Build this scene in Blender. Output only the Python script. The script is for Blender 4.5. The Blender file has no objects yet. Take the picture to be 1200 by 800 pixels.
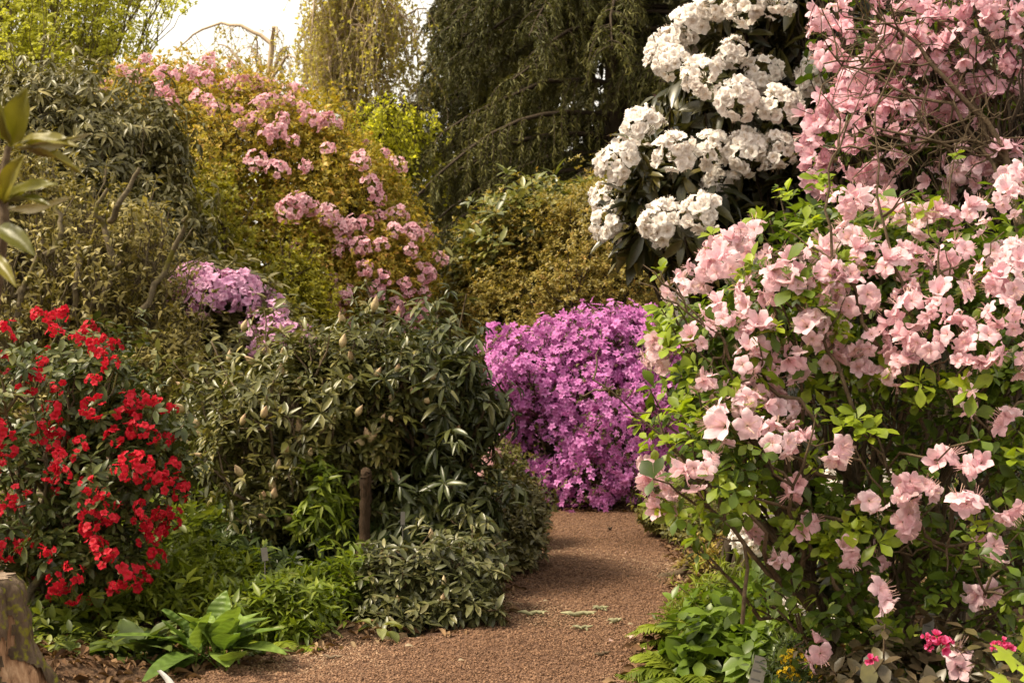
import bpy, math, random
import numpy as np
from mathutils import Vector, Matrix

R = math.radians
rng = np.random.default_rng(11)
random.seed(5)
S = bpy.context.scene
COL = S.collection

# ------------------------------------------------------------------ camera, sky, sun, exposure
F, H = 1666.67, 1.5                                    # focal length in photo pixels, eye height
cam = bpy.data.cameras.new('camera')
cam.lens, cam.sensor_width = 50.0, 36.0
cam.clip_start, cam.clip_end = 0.05, 2000
cam.dof.use_dof = True
cam.dof.focus_distance = 5.6
cam.dof.aperture_fstop = 8.0
camo = bpy.data.objects.new('camera', cam)
camo.location = (0, 0, H)
camo.rotation_euler = (R(90), 0, 0)
COL.objects.link(camo)
S.camera = camo

SUN_EL, SUN_AZ = R(54), R(-102)                         # azimuth from +Y towards +X
world = bpy.data.worlds.new('World')
S.world = world
world.use_nodes = True
wn, wl = world.node_tree.nodes, world.node_tree.links
wn.clear()
sky = wn.new('ShaderNodeTexSky')
sky.sky_type = 'NISHITA'
sky.sun_disc = False
sky.sun_elevation = SUN_EL
sky.sun_rotation = SUN_AZ
sky.dust_density = 4.0
veil = wn.new('ShaderNodeMix'); veil.data_type = 'RGBA'
veil.inputs['Factor'].default_value = 0.8              # a thin bright cloud layer over most of the blue
veil.inputs['B'].default_value = (9.4, 8.6, 7.1, 1)
bg = wn.new('ShaderNodeBackground'); bg.inputs['Strength'].default_value = 0.088
wo = wn.new('ShaderNodeOutputWorld')
wl.new(sky.outputs['Color'], veil.inputs['A'])
wl.new(veil.outputs['Result'], bg.inputs['Color'])
wl.new(bg.outputs['Background'], wo.inputs['Surface'])

sun = bpy.data.lights.new('sun', 'SUN')
sun.energy, sun.angle, sun.color = 3.5, R(14), (1.0, 0.87, 0.64)
suno = bpy.data.objects.new('sun', sun)
sd = Vector((math.sin(SUN_AZ) * math.cos(SUN_EL), math.cos(SUN_AZ) * math.cos(SUN_EL), math.sin(SUN_EL)))
suno.rotation_euler = sd.to_track_quat('Z', 'Y').to_euler()
suno.location = (-6, -4, 12)
COL.objects.link(suno)

S.render.engine = 'CYCLES'
S.view_settings.view_transform = 'Standard'
S.view_settings.look = 'None'
S.view_settings.exposure = 1.06
S.view_settings.gamma = 1.0
S.cycles.max_bounces = 6
S.cycles.diffuse_bounces = 3
S.cycles.glossy_bounces = 2
S.cycles.transmission_bounces = 4
S.cycles.sample_clamp_indirect = 6
S.cycles.use_denoising = True
S.cycles.denoising_prefilter = 'FAST'

# ------------------------------------------------------------------ mesh helpers
def W(px, py, d):
    return np.array([(px - 600) / F * d, d, H + (400 - py) / F * d])

def unit(v):
    return v / np.maximum(np.linalg.norm(v, axis=-1, keepdims=True), 1e-9)

def frames(axis, hint=None):
    """two unit vectors square to each axis"""
    axis = unit(axis)
    if hint is None:
        hint = np.where(np.abs(axis[:, 2:3]) > 0.9, np.array([[1.0, 0, 0]]), np.array([[0, 0, 1.0]]))
    e1 = unit(np.cross(hint, axis))
    return e1, np.cross(axis, e1)

class MB:
    """collects polygons, then links them as ONE mesh object"""
    def __init__(s):
        s.v, s.l, s.n, s.r, s.u, s.m, s.sm = [], [], [], [], [], [], []
        s.c = 0
    def add(s, V, loops, sizes, rnd=0.5, u=0.5, mat=0, smooth=True):
        V = np.asarray(V, float).reshape(-1, 3)
        k = len(V)
        if k == 0: return
        s.v.append(V); s.l.append(np.asarray(loops, np.int64).ravel() + s.c); s.n.append(np.asarray(sizes, np.int64).ravel())
        s.r.append(np.broadcast_to(np.asarray(rnd, float), (k,))); s.u.append(np.broadcast_to(np.asarray(u, float), (k,)))
        s.m.append(np.full(len(s.n[-1]), mat)); s.sm.append(np.full(len(s.n[-1]), smooth))
        s.c += k
    def inst(s, T, pos, X, Y, Z, scale, rnd=None, mat=0):
        """copies of the template T = (verts, faces, u) at pos, axes X Y Z, scale (N,) or (N,3)"""
        tv, tf, tu = T
        N = len(pos)
        if N == 0: return
        scale = np.asarray(scale, float)
        if scale.ndim == 1: scale = np.repeat(scale[:, None], 3, 1)
        V = (pos[:, None, :] + (tv[None, :, 0:1] * scale[:, None, 0:1]) * X[:, None, :]
             + (tv[None, :, 1:2] * scale[:, None, 1:2]) * Y[:, None, :] + (tv[None, :, 2:3] * scale[:, None, 2:3]) * Z[:, None, :])
        flat = np.concatenate([np.array(f) for f in tf])
        sz = np.array([len(f) for f in tf])
        loops = (flat[None, :] + (np.arange(N) * len(tv))[:, None]).ravel()
        if rnd is None: rnd = rng.random(N)
        s.add(V.reshape(-1, 3), loops, np.tile(sz, N), np.repeat(rnd, len(tv)), np.tile(tu, N), mat)
    def tubes(s, P, rad, n=5, rnd=None, mat=0, cap=False):
        """P (N,K,3) lines, rad (N,K)"""
        P = np.asarray(P, float)
        N, K, _ = P.shape
        if N == 0: return
        rad = np.broadcast_to(np.asarray(rad, float), (N, K))
        T = np.gradient(P, axis=1)
        T = unit(T)
        D = unit(P[:, -1] - P[:, 0] + 1e-6)
        ref = np.where(np.abs(D[:, 2:3]) > 0.8, np.array([[1.0, 0.13, 0]]), np.array([[0.05, 0, 1.0]]))
        e1 = unit(np.cross(ref[:, None, :], T)); e2 = np.cross(T, e1)
        a = np.arange(n) * 2 * np.pi / n
        V = P[:, :, None, :] + rad[:, :, None, None] * (np.cos(a)[None, None, :, None] * e1[:, :, None, :] + np.sin(a)[None, None, :, None] * e2[:, :, None, :])
        idx = np.arange(N * K * n).reshape(N, K, n)
        q = np.stack([idx[:, :-1, :], np.roll(idx, -1, 2)[:, :-1, :], np.roll(idx, -1, 2)[:, 1:, :], idx[:, 1:, :]], -1).reshape(-1, 4)
        if rnd is None: rnd = rng.random(N)
        s.add(V.reshape(-1, 3), q, np.full(len(q), 4), np.repeat(rnd, K * n), 0.5, mat)
        if cap:
            for e, sl in ((0, slice(None, None, -1)), (-1, slice(None))):
                c = V[:, e, sl, :]
                s.add(c.reshape(-1, 3), np.arange(N * n), np.full(N, n), np.repeat(rnd, n), 0.5, mat, False)
    def mesh(s, name, mats, origin=(0, 0, 0)):
        me = bpy.data.meshes.new(name)
        if not s.v: return me
        V = np.concatenate(s.v) - np.asarray(origin); L = np.concatenate(s.l); n = np.concatenate(s.n)
        me.vertices.add(len(V)); me.vertices.foreach_set('co', V.astype(np.float32).ravel())
        me.loops.add(len(L)); me.loops.foreach_set('vertex_index', L.astype(np.int32))
        me.polygons.add(len(n))
        me.polygons.foreach_set('loop_start', (np.cumsum(n) - n).astype(np.int32))
        me.polygons.foreach_set('loop_total', n.astype(np.int32))
        me.polygons.foreach_set('material_index', np.concatenate(s.m).astype(np.int32))
        me.polygons.foreach_set('use_smooth', np.concatenate(s.sm).astype(bool))
        for nm, d in (('rnd', s.r), ('u', s.u)):
            at = me.attributes.new(nm, 'FLOAT', 'POINT'); at.data.foreach_set('value', np.concatenate(d).astype(np.float32))
        for m in (mats if isinstance(mats, (list, tuple)) else [mats]): me.materials.append(m)
        me.update(calc_edges=True)
        return me
    def build(s, name, mats, parent=None, origin=(0, 0, 0)):
        org = np.array(parent.location) if parent is not None else np.asarray(origin, float)
        o = bpy.data.objects.new(name, s.mesh(name, mats, org))
        if parent is not None: o.parent = parent
        else: o.location = origin
        COL.objects.link(o)
        return o

def tag(o, label, cat, group=None, kind=None):
    if kind: o['kind'] = kind
    if label: o['label'] = label
    if cat: o['category'] = cat
    if group: o['group'] = group
    return o

def thing(name, label, cat, loc, group=None):
    o = bpy.data.objects.new(name, None)
    o.empty_display_size = 0.1
    o.location = [float(x) for x in loc]
    COL.objects.link(o)
    return tag(o, label, cat, group)

def put(name, me, parent, pos, zdir, scale=1.0, spin=None):
    """a part that shares the mesh me, its z axis along zdir"""
    o = bpy.data.objects.new(name, me)
    q = Vector(zdir).to_track_quat('Z', 'Y').to_matrix()
    q = q @ Matrix.Rotation(random.uniform(0, 6.28) if spin is None else spin, 3, 'Z')
    o.parent = parent
    base = Vector(parent.location) if parent is not None else Vector((0, 0, 0))
    o.matrix_local = Matrix.Translation(Vector([float(x) for x in pos]) - base) @ q.to_4x4() @ Matrix.Scale(scale, 4)
    COL.objects.link(o)
    return o

# ------------------------------------------------------------------ materials
def new_mat(name):
    m = bpy.data.materials.new(name); m.use_nodes = True
    n, l = m.node_tree.nodes, m.node_tree.links
    n.clear()
    out = n.new('ShaderNodeOutputMaterial')
    return m, n, l, out

def ramp(n, stops):
    r = n.new('ShaderNodeValToRGB')
    e = r.color_ramp.elements
    while len(e) < len(stops): e.new(0.5)
    for el, (p, c) in zip(e, stops):
        el.position = p; el.color = (c[0], c[1], c[2], 1)
    return r

def attr(n, name):
    a = n.new('ShaderNodeAttribute'); a.attribute_name = name
    return a.outputs['Fac']

def mixc(n, l, blend, fac, A, B):
    m = n.new('ShaderNodeMix'); m.data_type = 'RGBA'; m.blend_type = blend
    if isinstance(fac, (int, float)): m.inputs['Factor'].default_value = fac
    else: l.new(fac, m.inputs['Factor'])
    for k, x in (('A', A), ('B', B)):
        if isinstance(x, tuple): m.inputs[k].default_value = (x[0], x[1], x[2], 1)
        else: l.new(x, m.inputs[k])
    return m.outputs['Result']

def leaf_mat(name, cols, rough=0.45, trans=0.3, spec=0.4, noise=25.0, warm=(1.25, 1.25, 0.5), veins=0):
    m, n, l, out = new_mat(name)
    k = len(cols)
    rp = ramp(n, [(i / (k - 1) if k > 1 else 0, c) for i, c in enumerate(cols)])
    l.new(attr(n, 'rnd'), rp.inputs[0])
    tc = n.new('ShaderNodeTexCoord')
    nz = n.new('ShaderNodeTexNoise'); nz.inputs['Scale'].default_value = noise; nz.inputs['Detail'].default_value = 2
    l.new(tc.outputs['Object'], nz.inputs['Vector'])
    mr = ramp(n, [(0.3, (0.72, 0.72, 0.72)), (0.7, (1.2, 1.2, 1.15))])
    l.new(nz.outputs['Fac'], mr.inputs[0])
    c = mixc(n, l, 'MULTIPLY', 1.0, rp.outputs[0], mr.outputs[0])
    p = n.new('ShaderNodeBsdfPrincipled')
    if veins:
        mu = n.new('ShaderNodeMath'); mu.operation = 'MULTIPLY'; mu.inputs[1].default_value = veins; l.new(attr(n, 'u'), mu.inputs[0])
        si = n.new('ShaderNodeMath'); si.operation = 'SINE'; l.new(mu.outputs[0], si.inputs[0])
        vr = ramp(n, [(0.0, (.87, .89, .85)), (.5, (1, 1, 1)), (1.0, (1.05, 1.05, 1.05))]); 
        hf = n.new('ShaderNodeMath'); hf.operation = 'MULTIPLY_ADD'; hf.inputs[1].default_value = .5; hf.inputs[2].default_value = .5; l.new(si.outputs[0], hf.inputs[0])
        l.new(hf.outputs[0], vr.inputs[0]); c = mixc(n, l, 'MULTIPLY', 1.0, c, vr.outputs[0])
        bu = n.new('ShaderNodeBump'); bu.inputs['Strength'].default_value = .35; bu.inputs['Distance'].default_value = .004
        l.new(si.outputs[0], bu.inputs['Height']); l.new(bu.outputs[0], p.inputs['Normal'])
    l.new(c, p.inputs['Base Color'])
    p.inputs['Roughness'].default_value = rough
    p.inputs['Specular IOR Level'].default_value = spec
    t = n.new('ShaderNodeBsdfTranslucent')
    l.new(mixc(n, l, 'MULTIPLY', 1.0, c, warm), t.inputs['Color'])
    ms = n.new('ShaderNodeMixShader'); ms.inputs[0].default_value = trans
    l.new(p.outputs[0], ms.inputs[1]); l.new(t.outputs[0], ms.inputs[2]); l.new(ms.outputs[0], out.inputs['Surface'])
    return m

def petal_mat(name, throat, mid, tip, other=None, trans=0.35, rough=0.6):
    """throat to tip along the petal; `other` is a second petal colour some flowers lean towards"""
    m, n, l, out = new_mat(name)
    rp = ramp(n, [(0.0, throat), (0.32, mid), (1.0, tip)])
    l.new(attr(n, 'u'), rp.inputs[0])
    oi = n.new('ShaderNodeObjectInfo')
    c = rp.outputs[0]
    if other:
        add = n.new('ShaderNodeMath'); add.operation = 'ADD'; l.new(attr(n, 'rnd'), add.inputs[0]); l.new(oi.outputs['Random'], add.inputs[1])
        half = n.new('ShaderNodeMath'); half.operation = 'MULTIPLY'; half.inputs[1].default_value = 0.42; l.new(add.outputs[0], half.inputs[0])
        c = mixc(n, l, 'MIX', half.outputs[0], c, other)
    tc = n.new('ShaderNodeTexCoord')
    nz = n.new('ShaderNodeTexNoise'); nz.inputs['Scale'].default_value = 60; l.new(tc.outputs['Object'], nz.inputs['Vector'])
    mr = ramp(n, [(0.3, (0.86, 0.84, 0.84)), (0.7, (1.08, 1.08, 1.08))]); l.new(nz.outputs['Fac'], mr.inputs[0])
    c = mixc(n, l, 'MULTIPLY', 1.0, c, mr.outputs[0])
    p = n.new('ShaderNodeBsdfPrincipled'); l.new(c, p.inputs['Base Color'])
    p.inputs['Roughness'].default_value = rough; p.inputs['Specular IOR Level'].default_value = 0.25
    t = n.new('ShaderNodeBsdfTranslucent'); l.new(c, t.inputs['Color'])
    ms = n.new('ShaderNodeMixShader'); ms.inputs[0].default_value = trans
    l.new(p.outputs[0], ms.inputs[1]); l.new(t.outputs[0], ms.inputs[2]); l.new(ms.outputs[0], out.inputs['Surface'])
    return m

def rough_mat(name, stops, scale=20.0, detail=6.0, rough=0.85, bump=0.4, stretch=(1, 1, 1), moss=None, moss_scale=5.0, moss_at=(0.5, 0.62), bscale=None, rnd=0.0):
    """bark, wood, soil: a noise ramp with bump, optional moss patches"""
    m, n, l, out = new_mat(name)
    tc = n.new('ShaderNodeTexCoord'); mp = n.new('ShaderNodeMapping'); mp.inputs['Scale'].default_value = stretch
    l.new(tc.outputs['Object'], mp.inputs['Vector'])
    nz = n.new('ShaderNodeTexNoise'); nz.inputs['Scale'].default_value = scale; nz.inputs['Detail'].default_value = detail; nz.inputs['Roughness'].default_value = 0.7
    l.new(mp.outputs[0], nz.inputs['Vector'])
    rp = ramp(n, stops); l.new(nz.outputs['Fac'], rp.inputs[0])
    c = rp.outputs[0]
    if rnd:
        rr = ramp(n, [(0, (1 - rnd,) * 3), (1, (1 + rnd,) * 3)]); l.new(attr(n, 'rnd'), rr.inputs[0])
        c = mixc(n, l, 'MULTIPLY', 1.0, c, rr.outputs[0])
    if moss:
        mz = n.new('ShaderNodeTexNoise'); mz.inputs['Scale'].default_value = moss_scale; mz.inputs['Detail'].default_value = 6
        l.new(tc.outputs['Object'], mz.inputs['Vector'])
        mk = ramp(n, [(moss_at[0], (0, 0, 0)), (moss_at[1], (1, 1, 1))]); l.new(mz.outputs['Fac'], mk.inputs[0])
        c = mixc(n, l, 'MIX', mk.outputs[0], c, moss)
    p = n.new('ShaderNodeBsdfPrincipled'); l.new(c, p.inputs['Base Color']); p.inputs['Roughness'].default_value = rough
    p.inputs['Specular IOR Level'].default_value = 0.2
    if bump:
        b = n.new('ShaderNodeBump'); b.inputs['Strength'].default_value = bump; b.inputs['Distance'].default_value = 0.02
        if bscale:
            n2 = n.new('ShaderNodeTexNoise'); n2.inputs['Scale'].default_value = bscale; n2.inputs['Detail'].default_value = 4
            l.new(mp.outputs[0], n2.inputs['Vector']); l.new(n2.outputs['Fac'], b.inputs['Height'])
        else: l.new(nz.outputs['Fac'], b.inputs['Height'])
        l.new(b.outputs[0], p.inputs['Normal'])
    l.new(p.outputs[0], out.inputs['Surface'])
    return m

BARK = rough_mat('bark_brown', [(0.3, (0.05, 0.033, 0.02)), (0.7, (0.16, 0.115, 0.07))], 30, bump=0.5)
BARK_MOSS = rough_mat('bark_mossy', [(0.3, (0.05, 0.04, 0.025)), (0.7, (0.19, 0.15, 0.09))], 30, bump=0.5, moss=(0.13, 0.115, 0.02), moss_scale=6)
BARK_TAN = rough_mat('bark_tan', [(0.3, (0.32, 0.24, 0.16)), (0.7, (0.50, 0.39, 0.28))], 30, bump=0.2)
BARK_PALE = rough_mat('bark_pale', [(0.3, (0.12, 0.09, 0.06)), (0.7, (0.30, 0.22, 0.15))], 30, bump=0.4)
BARK_DARK = rough_mat('bark_dark', [(0.3, (0.022, 0.015, 0.01)), (0.7, (0.07, 0.05, 0.032))], 30, bump=0.4)

# ------------------------------------------------------------------ leaf and flower templates
def leaf_T(kind='full', fold=0.12, droop=0.18, wide=0.45):
    """x along the leaf (0..1), y across (-.5 .. .5), z up"""
    if kind == 'tiny':
        v = np.array([[0, 0, 0], [wide, -.5, fold], [wide, .5, fold], [1, 0, -droop]], float)
        return v, [(0, 1, 2), (1, 3, 2)], np.array([0, .5, .5, 1.0])
    if kind == 'full':
        rows = [(0.18, .28), (wide, .5), (0.78, .34)]
    elif kind == 'obovate':
        rows = [(0.22, .15), (0.58, .48), (0.82, .34)]
    elif kind == 'long':
        rows = [(0.15, .30), (0.4, .5), (0.7, .40), (0.88, .2)]
    elif kind == 'lance':
        rows = [(0.12, .30), (0.32, .5), (0.65, .30)]
    v = [[0, 0, 0]]; u = [0]
    for x, w in rows:
        z = -droop * x * x
        v += [[x, -w, z + fold * w], [x, 0, z], [x, w, z + fold * w]]; u += [x] * 3
    v.append([1, 0, -droop]); u.append(1)
    f = [(0, 2, 1), (0, 3, 2)]
    k = 1
    for i in range(len(rows) - 1):
        f += [(k, k + 1, k + 4, k + 3), (k + 1, k + 2, k + 5, k + 4)]; k += 3
    f += [(k, k + 1, len(v) - 1), (k + 1, k + 2, len(v) - 1)]
    return np.array(v, float), f, np.array(u, float)

def flower_T(petals=5, na=4, width=0.46, depth=0.5, reflex=0.25, ruffle=0.05, stamens=0, seed=0, split=0.0):
    """an open funnel flower of radius 1 facing +z"""
    r = np.random.default_rng(seed)
    v, f, u = [], [], []
    for p in range(petals):
        a = 2 * math.pi * p / petals + r.normal(0, .06)
        ln = 1 + r.normal(0, .06)
        ca, sa = math.cos(a), math.sin(a)
        b = len(v); tilt = r.normal(0, .09)
        for i in range(na):
            t = i / (na - 1)
            rad = (0.06 + 0.94 * t ** 1.1) * ln
            z = depth * (1 - (1 - t) ** 1.7) - reflex * t ** 3 + tilt * t
            hw = width * math.sin(math.pi * (0.05 + 0.83 * t ** 1.3)) ** 0.85
            for s in (-1, 0, 1):
                rr = rad - 0.17 * abs(s) * t ** 2 - (0.05 * t ** 3 if s == 0 else 0)
                zz = z + 0.05 * (1 - abs(s)) * math.sin(math.pi * t) + (r.normal(0, ruffle) if t > 0.4 else 0)
                x = ca * rr - sa * hw * s; y = sa * rr + ca * hw * s
                v.append([x, y, zz]); u.append(0.05 + 0.95 * t)
        for i in range(na - 1):
            for j in range(2):
                k = b + i * 3 + j
                f.append((k, k + 1, k + 4, k + 3))
    for q in range(stamens):
        a = r.uniform(0, 6.28); ca, sa = math.cos(a), math.sin(a)
        b = len(v)
        e = r.uniform(.25, .5)
        v += [[0.02 * ca - .015 * sa, 0.02 * sa + .015 * ca, .05], [0.02 * ca + .015 * sa, 0.02 * sa - .015 * ca, .05], [e * ca + .01 * sa, e * sa, 0.85], [e * ca - .03 * sa, e * sa + .03 * ca, 0.9]]
        f.append((b, b + 1, b + 2, b + 3)); u += [0.3, 0.3, 0.0, 0.0]
    return np.array(v, float), f, np.array(u, float)

def bud_T(n=6):
    """a pointed bud along +z, length 1"""
    v, f, u = [], [], []
    rows = [(0, .10), (.2, .34), (.45, .40), (.75, .22), (1, .02)]
    for z, r in rows:
        for k in range(n):
            a = 2 * math.pi * k / n
            v.append([r * math.cos(a), r * math.sin(a), z]); u.append(z)
    for i in range(len(rows) - 1):
        for k in range(n):
            f.append((i * n + k, i * n + (k + 1) % n, (i + 1) * n + (k + 1) % n, (i + 1) * n + k))
    return np.array(v, float), f, np.array(u, float)

TINY, FULL, OBOV, LONG, LANCE = leaf_T('tiny', .15, .15), leaf_T('full'), leaf_T('obovate', .1, .2), leaf_T('long', .14, .25), leaf_T('lance', .12, .2)

def whorls(mb, tips, axis, k, length, width, T, elev=(10, 45), droop=0.0, lift=0.0, spread=0.3, mat=0, tip_rnd=0.5, up=0.5, rb=0.0):
    """k leaves round every tip"""
    N = len(tips)
    if N == 0: return
    axis = unit(axis)
    e1, e2 = frames(axis)
    kk = np.arange(k)
    az = 2 * np.pi * kk[None, :] / k + rng.random((N, 1)) * 6.28 + rng.normal(0, .3, (N, k))
    el = np.radians(rng.uniform(elev[0], elev[1], (N, k)))
    rad = np.cos(az)[..., None] * e1[:, None] + np.sin(az)[..., None] * e2[:, None]
    D = np.cos(el)[..., None] * rad + np.sin(el)[..., None] * axis[:, None]
    D = D + np.array([0, 0, -droop + lift]) + rng.normal(0, .12, (N, k, 3))
    D = unit(D).reshape(-1, 3)
    A = np.repeat(axis, k, 0)
    Nn = A * (1 - up) + np.array([0, 0, 1.0]) * up + rng.normal(0, .25, (N * k, 3))
    Y = unit(np.cross(Nn, D)); Z = np.cross(D, Y)
    L = length * rng.uniform(.65, 1.15, N * k) * np.repeat(rng.uniform(.8, 1.1, N), k)
    pos = np.repeat(tips, k, 0) - A * (rng.random((N * k, 1)) * spread * length) + D * 0.05 * length
    L = L * np.repeat(rng.uniform(.62, 1.12, N), k)
    w = width * L / length * rng.uniform(.85, 1.15, N * k)
    rnd = np.clip(tip_rnd * np.repeat(rng.random(N), k) + (1 - tip_rnd) * rng.random(N * k) + rb, 0, 1)
    ok = rng.random(N * k) > .13
    mb.inst(T, pos[ok], D[ok], Y[ok], Z[ok], np.stack([L, w, L], 1)[ok], rnd[ok], mat)

# ------------------------------------------------------------------ shrubs
PH = rng.uniform(0, 6.28, (12,)); KV = rng.normal(0, 1, (12, 3))
def lump(p, scale):
    s = 0
    for i in range(12): s = s + np.sin((p @ KV[i]) * scale + PH[i])
    return s / 12 ** .5 / 0.72

def blobs_w(bl):
    """(px, py, depth, half width px, half height px, half depth m) -> centre, radii"""
    C = np.array([W(b[0], b[1], b[2]) for b in bl])
    Rr = np.array([[b[3] / F * b[2], b[5], b[4] / F * b[2]] for b in bl])
    return C, Rr

def sample(B, n, shell=(.78, 1.03), rough=.10, lscale=2.5, gap=None, back=.3, zmin=.05, low=1.0, shoot=.07):
    C, Rr = B
    area = (Rr[:, 0] * Rr[:, 1] + Rr[:, 0] * Rr[:, 2] + Rr[:, 1] * Rr[:, 2])
    P, Nn = [], []
    tot = 0
    for _ in range(12):
        m = n * 2
        b = rng.choice(len(C), m, p=area / area.sum())
        d = unit(rng.normal(0, 1, (m, 3)))
        r = shell[0] + (shell[1] - shell[0]) * rng.random(m) ** .6
        p0 = C[b] + Rr[b] * d
        r = r * (1 + rough * lump(p0, lscale))
        p = C[b] + Rr[b] * d * r[:, None]
        nn = unit(d / Rr[b])
        ok = p[:, 2] > zmin
        for j in range(len(C)):
            q = np.linalg.norm((p - C[j]) / Rr[j], axis=1)
            ok &= ~((q < shell[0] * .93) & (b != j))
        away = (nn * unit(p - np.array([0, 0, H]))).sum(1) > .25
        ok &= ~(away & (rng.random(m) > back))
        if low < 1: ok &= ~((nn[:, 2] < -.25) & (rng.random(m) > low))
        if gap is not None: ok &= (lump(p, lscale * 1.9) > gap) | (rng.random(m) < .12)
        P.append(p[ok]); Nn.append(nn[ok]); tot += ok.sum()
        if tot >= n: break
    P, Nn = np.concatenate(P)[:n], np.concatenate(Nn)[:n]
    out = np.where(rng.random(len(P)) < .3, np.minimum(rng.exponential(shoot, len(P)), shoot * 2), 0)
    return P + (Nn * .7 + np.array([0, 0, .5])) * out[:, None], Nn

def hit(B, px, py):
    """where the sight line through a photo pixel meets the shrub's surface"""
    C, Rr = B
    o = np.array([0, 0, H]); d = W(px, py, 1.0) - o
    best = None
    for c, r in zip(C, Rr):
        oc = (o - c) / r; dd = d / r
        a = dd @ dd; b = 2 * oc @ dd; cc = oc @ oc - 1
        D = b * b - 4 * a * cc
        if D > 0:
            t = (-b - math.sqrt(D)) / 2 / a
            if best is None or t < best[0]:
                p = o + d * t; best = (t, p, unit((p - c) / r / r))
    if best is None:
        q = [np.linalg.norm(((W(px, py, c[1]) - c) / r)) for c, r in zip(C, Rr)]
        c = C[int(np.argmin(q))]; j = int(np.argmin(q)); p = W(px, py, c[1]); p = c + (p - c) / max(1.0, q[j])
        return p, unit(p - c + np.array([0, -.3, 0]))
    return best[1], best[2]

def kmeans(P, k, it=4):
    k = max(1, min(k, len(P)))
    c = P[rng.choice(len(P), k, replace=False)]
    for _ in range(it):
        a = np.argmin(((P[:, None] - c[None]) ** 2).sum(-1), 1)
        for j in range(k):
            if (a == j).any(): c[j] = P[a == j].mean(0)
    return c, np.argmin(((P[:, None] - c[None]) ** 2).sum(-1), 1)

def curve(A, Bp, K, sag, wob, rise=0.0):
    t = np.linspace(0, 1, K)[None, :, None]
    L = np.linalg.norm(Bp - A, axis=1)[:, None, None]
    P = A[:, None] * (1 - t) + Bp[:, None] * t
    P = P + np.array([0, 0, 1.0]) * rise * L * np.sin(np.pi * t) + rng.normal(0, 1, P.shape) * wob * L * np.sin(np.pi * t)
    P[..., 2] -= sag * (L * t * (1 - t))[..., 0]
    return P

def wood(mb, tips, base, stems=5, r0=.035, r1=.018, r2=.008, r3=.004, per=9, spread=.15, wob=.03, reach=.5, sides=5):
    """stems from the base, limbs, twigs ending at the tips"""
    k2 = max(2, len(tips) // per)
    c2, a2 = kmeans(tips, k2)
    n2 = c2 + (base - c2) * .16
    c1, a1 = kmeans(n2, stems)
    n1 = base + (c1 - base) * reach
    st = base + np.concatenate([rng.normal(0, spread, (len(c1), 2)), np.full((len(c1), 1), -.05)], 1)
    mb.tubes(curve(st, n1, 7, 0, wob), np.linspace(r0, r1, 7)[None], sides + 1)
    mb.tubes(curve(n1[a1], n2, 7, .05, wob), np.linspace(r1, r2, 7)[None], sides)
    mb.tubes(curve(n2[a2], tips, 5, .04, wob * 1.3), np.linspace(r2, r3, 5)[None], max(3, sides - 1))
    return n1, n2

def shrub(name, label, cat, bl, n, leaf, mats, base_px=None, bark=None, wood_kw=None, twigs=400, group=None, samp=None, crown='foliage', stemname='branches', inner=.35):
    """an Empty with a foliage part and a branches part; returns (root, blobs, tips, normals)"""
    B = blobs_w(bl)
    C, Rr = B
    if base_px is None:
        base = np.array([C[:, 0].mean(), C[:, 1].mean(), 0.0])
    else:
        base = np.array([(base_px[0] - 600) / F * base_px[1], base_px[1], 0.0])
    root = thing(name, label, cat, base, group)
    samp = samp or {}
    P, N = sample(B, n, **samp)
    mb = MB()
    axis = unit(N * .8 + np.array([0, 0, .45]) + rng.normal(0, .25, P.shape))
    for lf in (leaf if isinstance(leaf, list) else [leaf]):
        whorls(mb, P, axis, **lf)
    if inner:
        kw = dict(samp); kw['shell'] = (.35, .8); kw['gap'] = None
        C2 = (C, Rr)
        b = rng.choice(len(C), int(n * inner))
        d = unit(rng.normal(0, 1, (len(b), 3))) * (rng.uniform(.35, .8, len(b)) ** .7)[:, None]
        Pi = C[b] + Rr[b] * d
        Pi = Pi[Pi[:, 2] > .08]
        lf = (leaf if isinstance(leaf, list) else [leaf])[0]
        whorls(mb, Pi, unit(rng.normal(0, 1, Pi.shape) + np.array([0, 0, .6])), **lf)
    mb.build(crown, mats, root)
    wb = MB()
    sel = rng.choice(len(P), min(twigs, len(P)), replace=False)
    wood(wb, P[sel], base, **(wood_kw or {}))
    wb.build(stemname, bark or BARK, root)
    return root, B, P, axis

def cluster_mesh(name, mat, nfl, rad, fl, cap=80, variants=4, jit=.25, templates=None, center=.35, scale_var=.15):
    """ball or dome of flowers; rad = cluster radius, fl = flower radius"""
    out = []
    for v in range(variants):
        mb = MB()
        k = np.arange(nfl) + .1
        ph = np.arccos(1 - k / nfl * (1 - math.cos(R(cap))))
        th = k * 2.39996 + rng.random() * 6
        d = np.stack([np.sin(ph) * np.cos(th), np.sin(ph) * np.sin(th), np.cos(ph)], 1)
        d = unit(d + rng.normal(0, jit, d.shape))
        pos = d * (rad - fl * .6) * rng.uniform(.75, 1.05, (nfl, 1)) * np.array([1, 1, .9])
        ax = unit(d + rng.normal(0, jit, d.shape))
        e1, e2 = frames(ax)
        sp = rng.random(nfl) * 6.28
        X = np.cos(sp)[:, None] * e1 + np.sin(sp)[:, None] * e2; Y = np.cross(ax, X)
        g = rng.integers(0, len(templates), nfl)
        for i, T in enumerate(templates):
            s = g == i
            mb.inst(T, pos[s], X[s], Y[s], ax[s], fl * rng.uniform(1 - scale_var, 1 + scale_var, s.sum()))
        foot = np.tile([[0, 0, -rad * .45]], (nfl, 1)) + rng.normal(0, .06 * rad, (nfl, 3))
        mb.tubes(np.stack([foot, (foot + pos) / 2 + ax * .05 * rad, pos], 1), np.full((nfl, 3), max(.0012, rad * .014)), 4, mat=1)
        out.append(mb.mesh(name, [mat, PEDICEL]))
    return out

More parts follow.
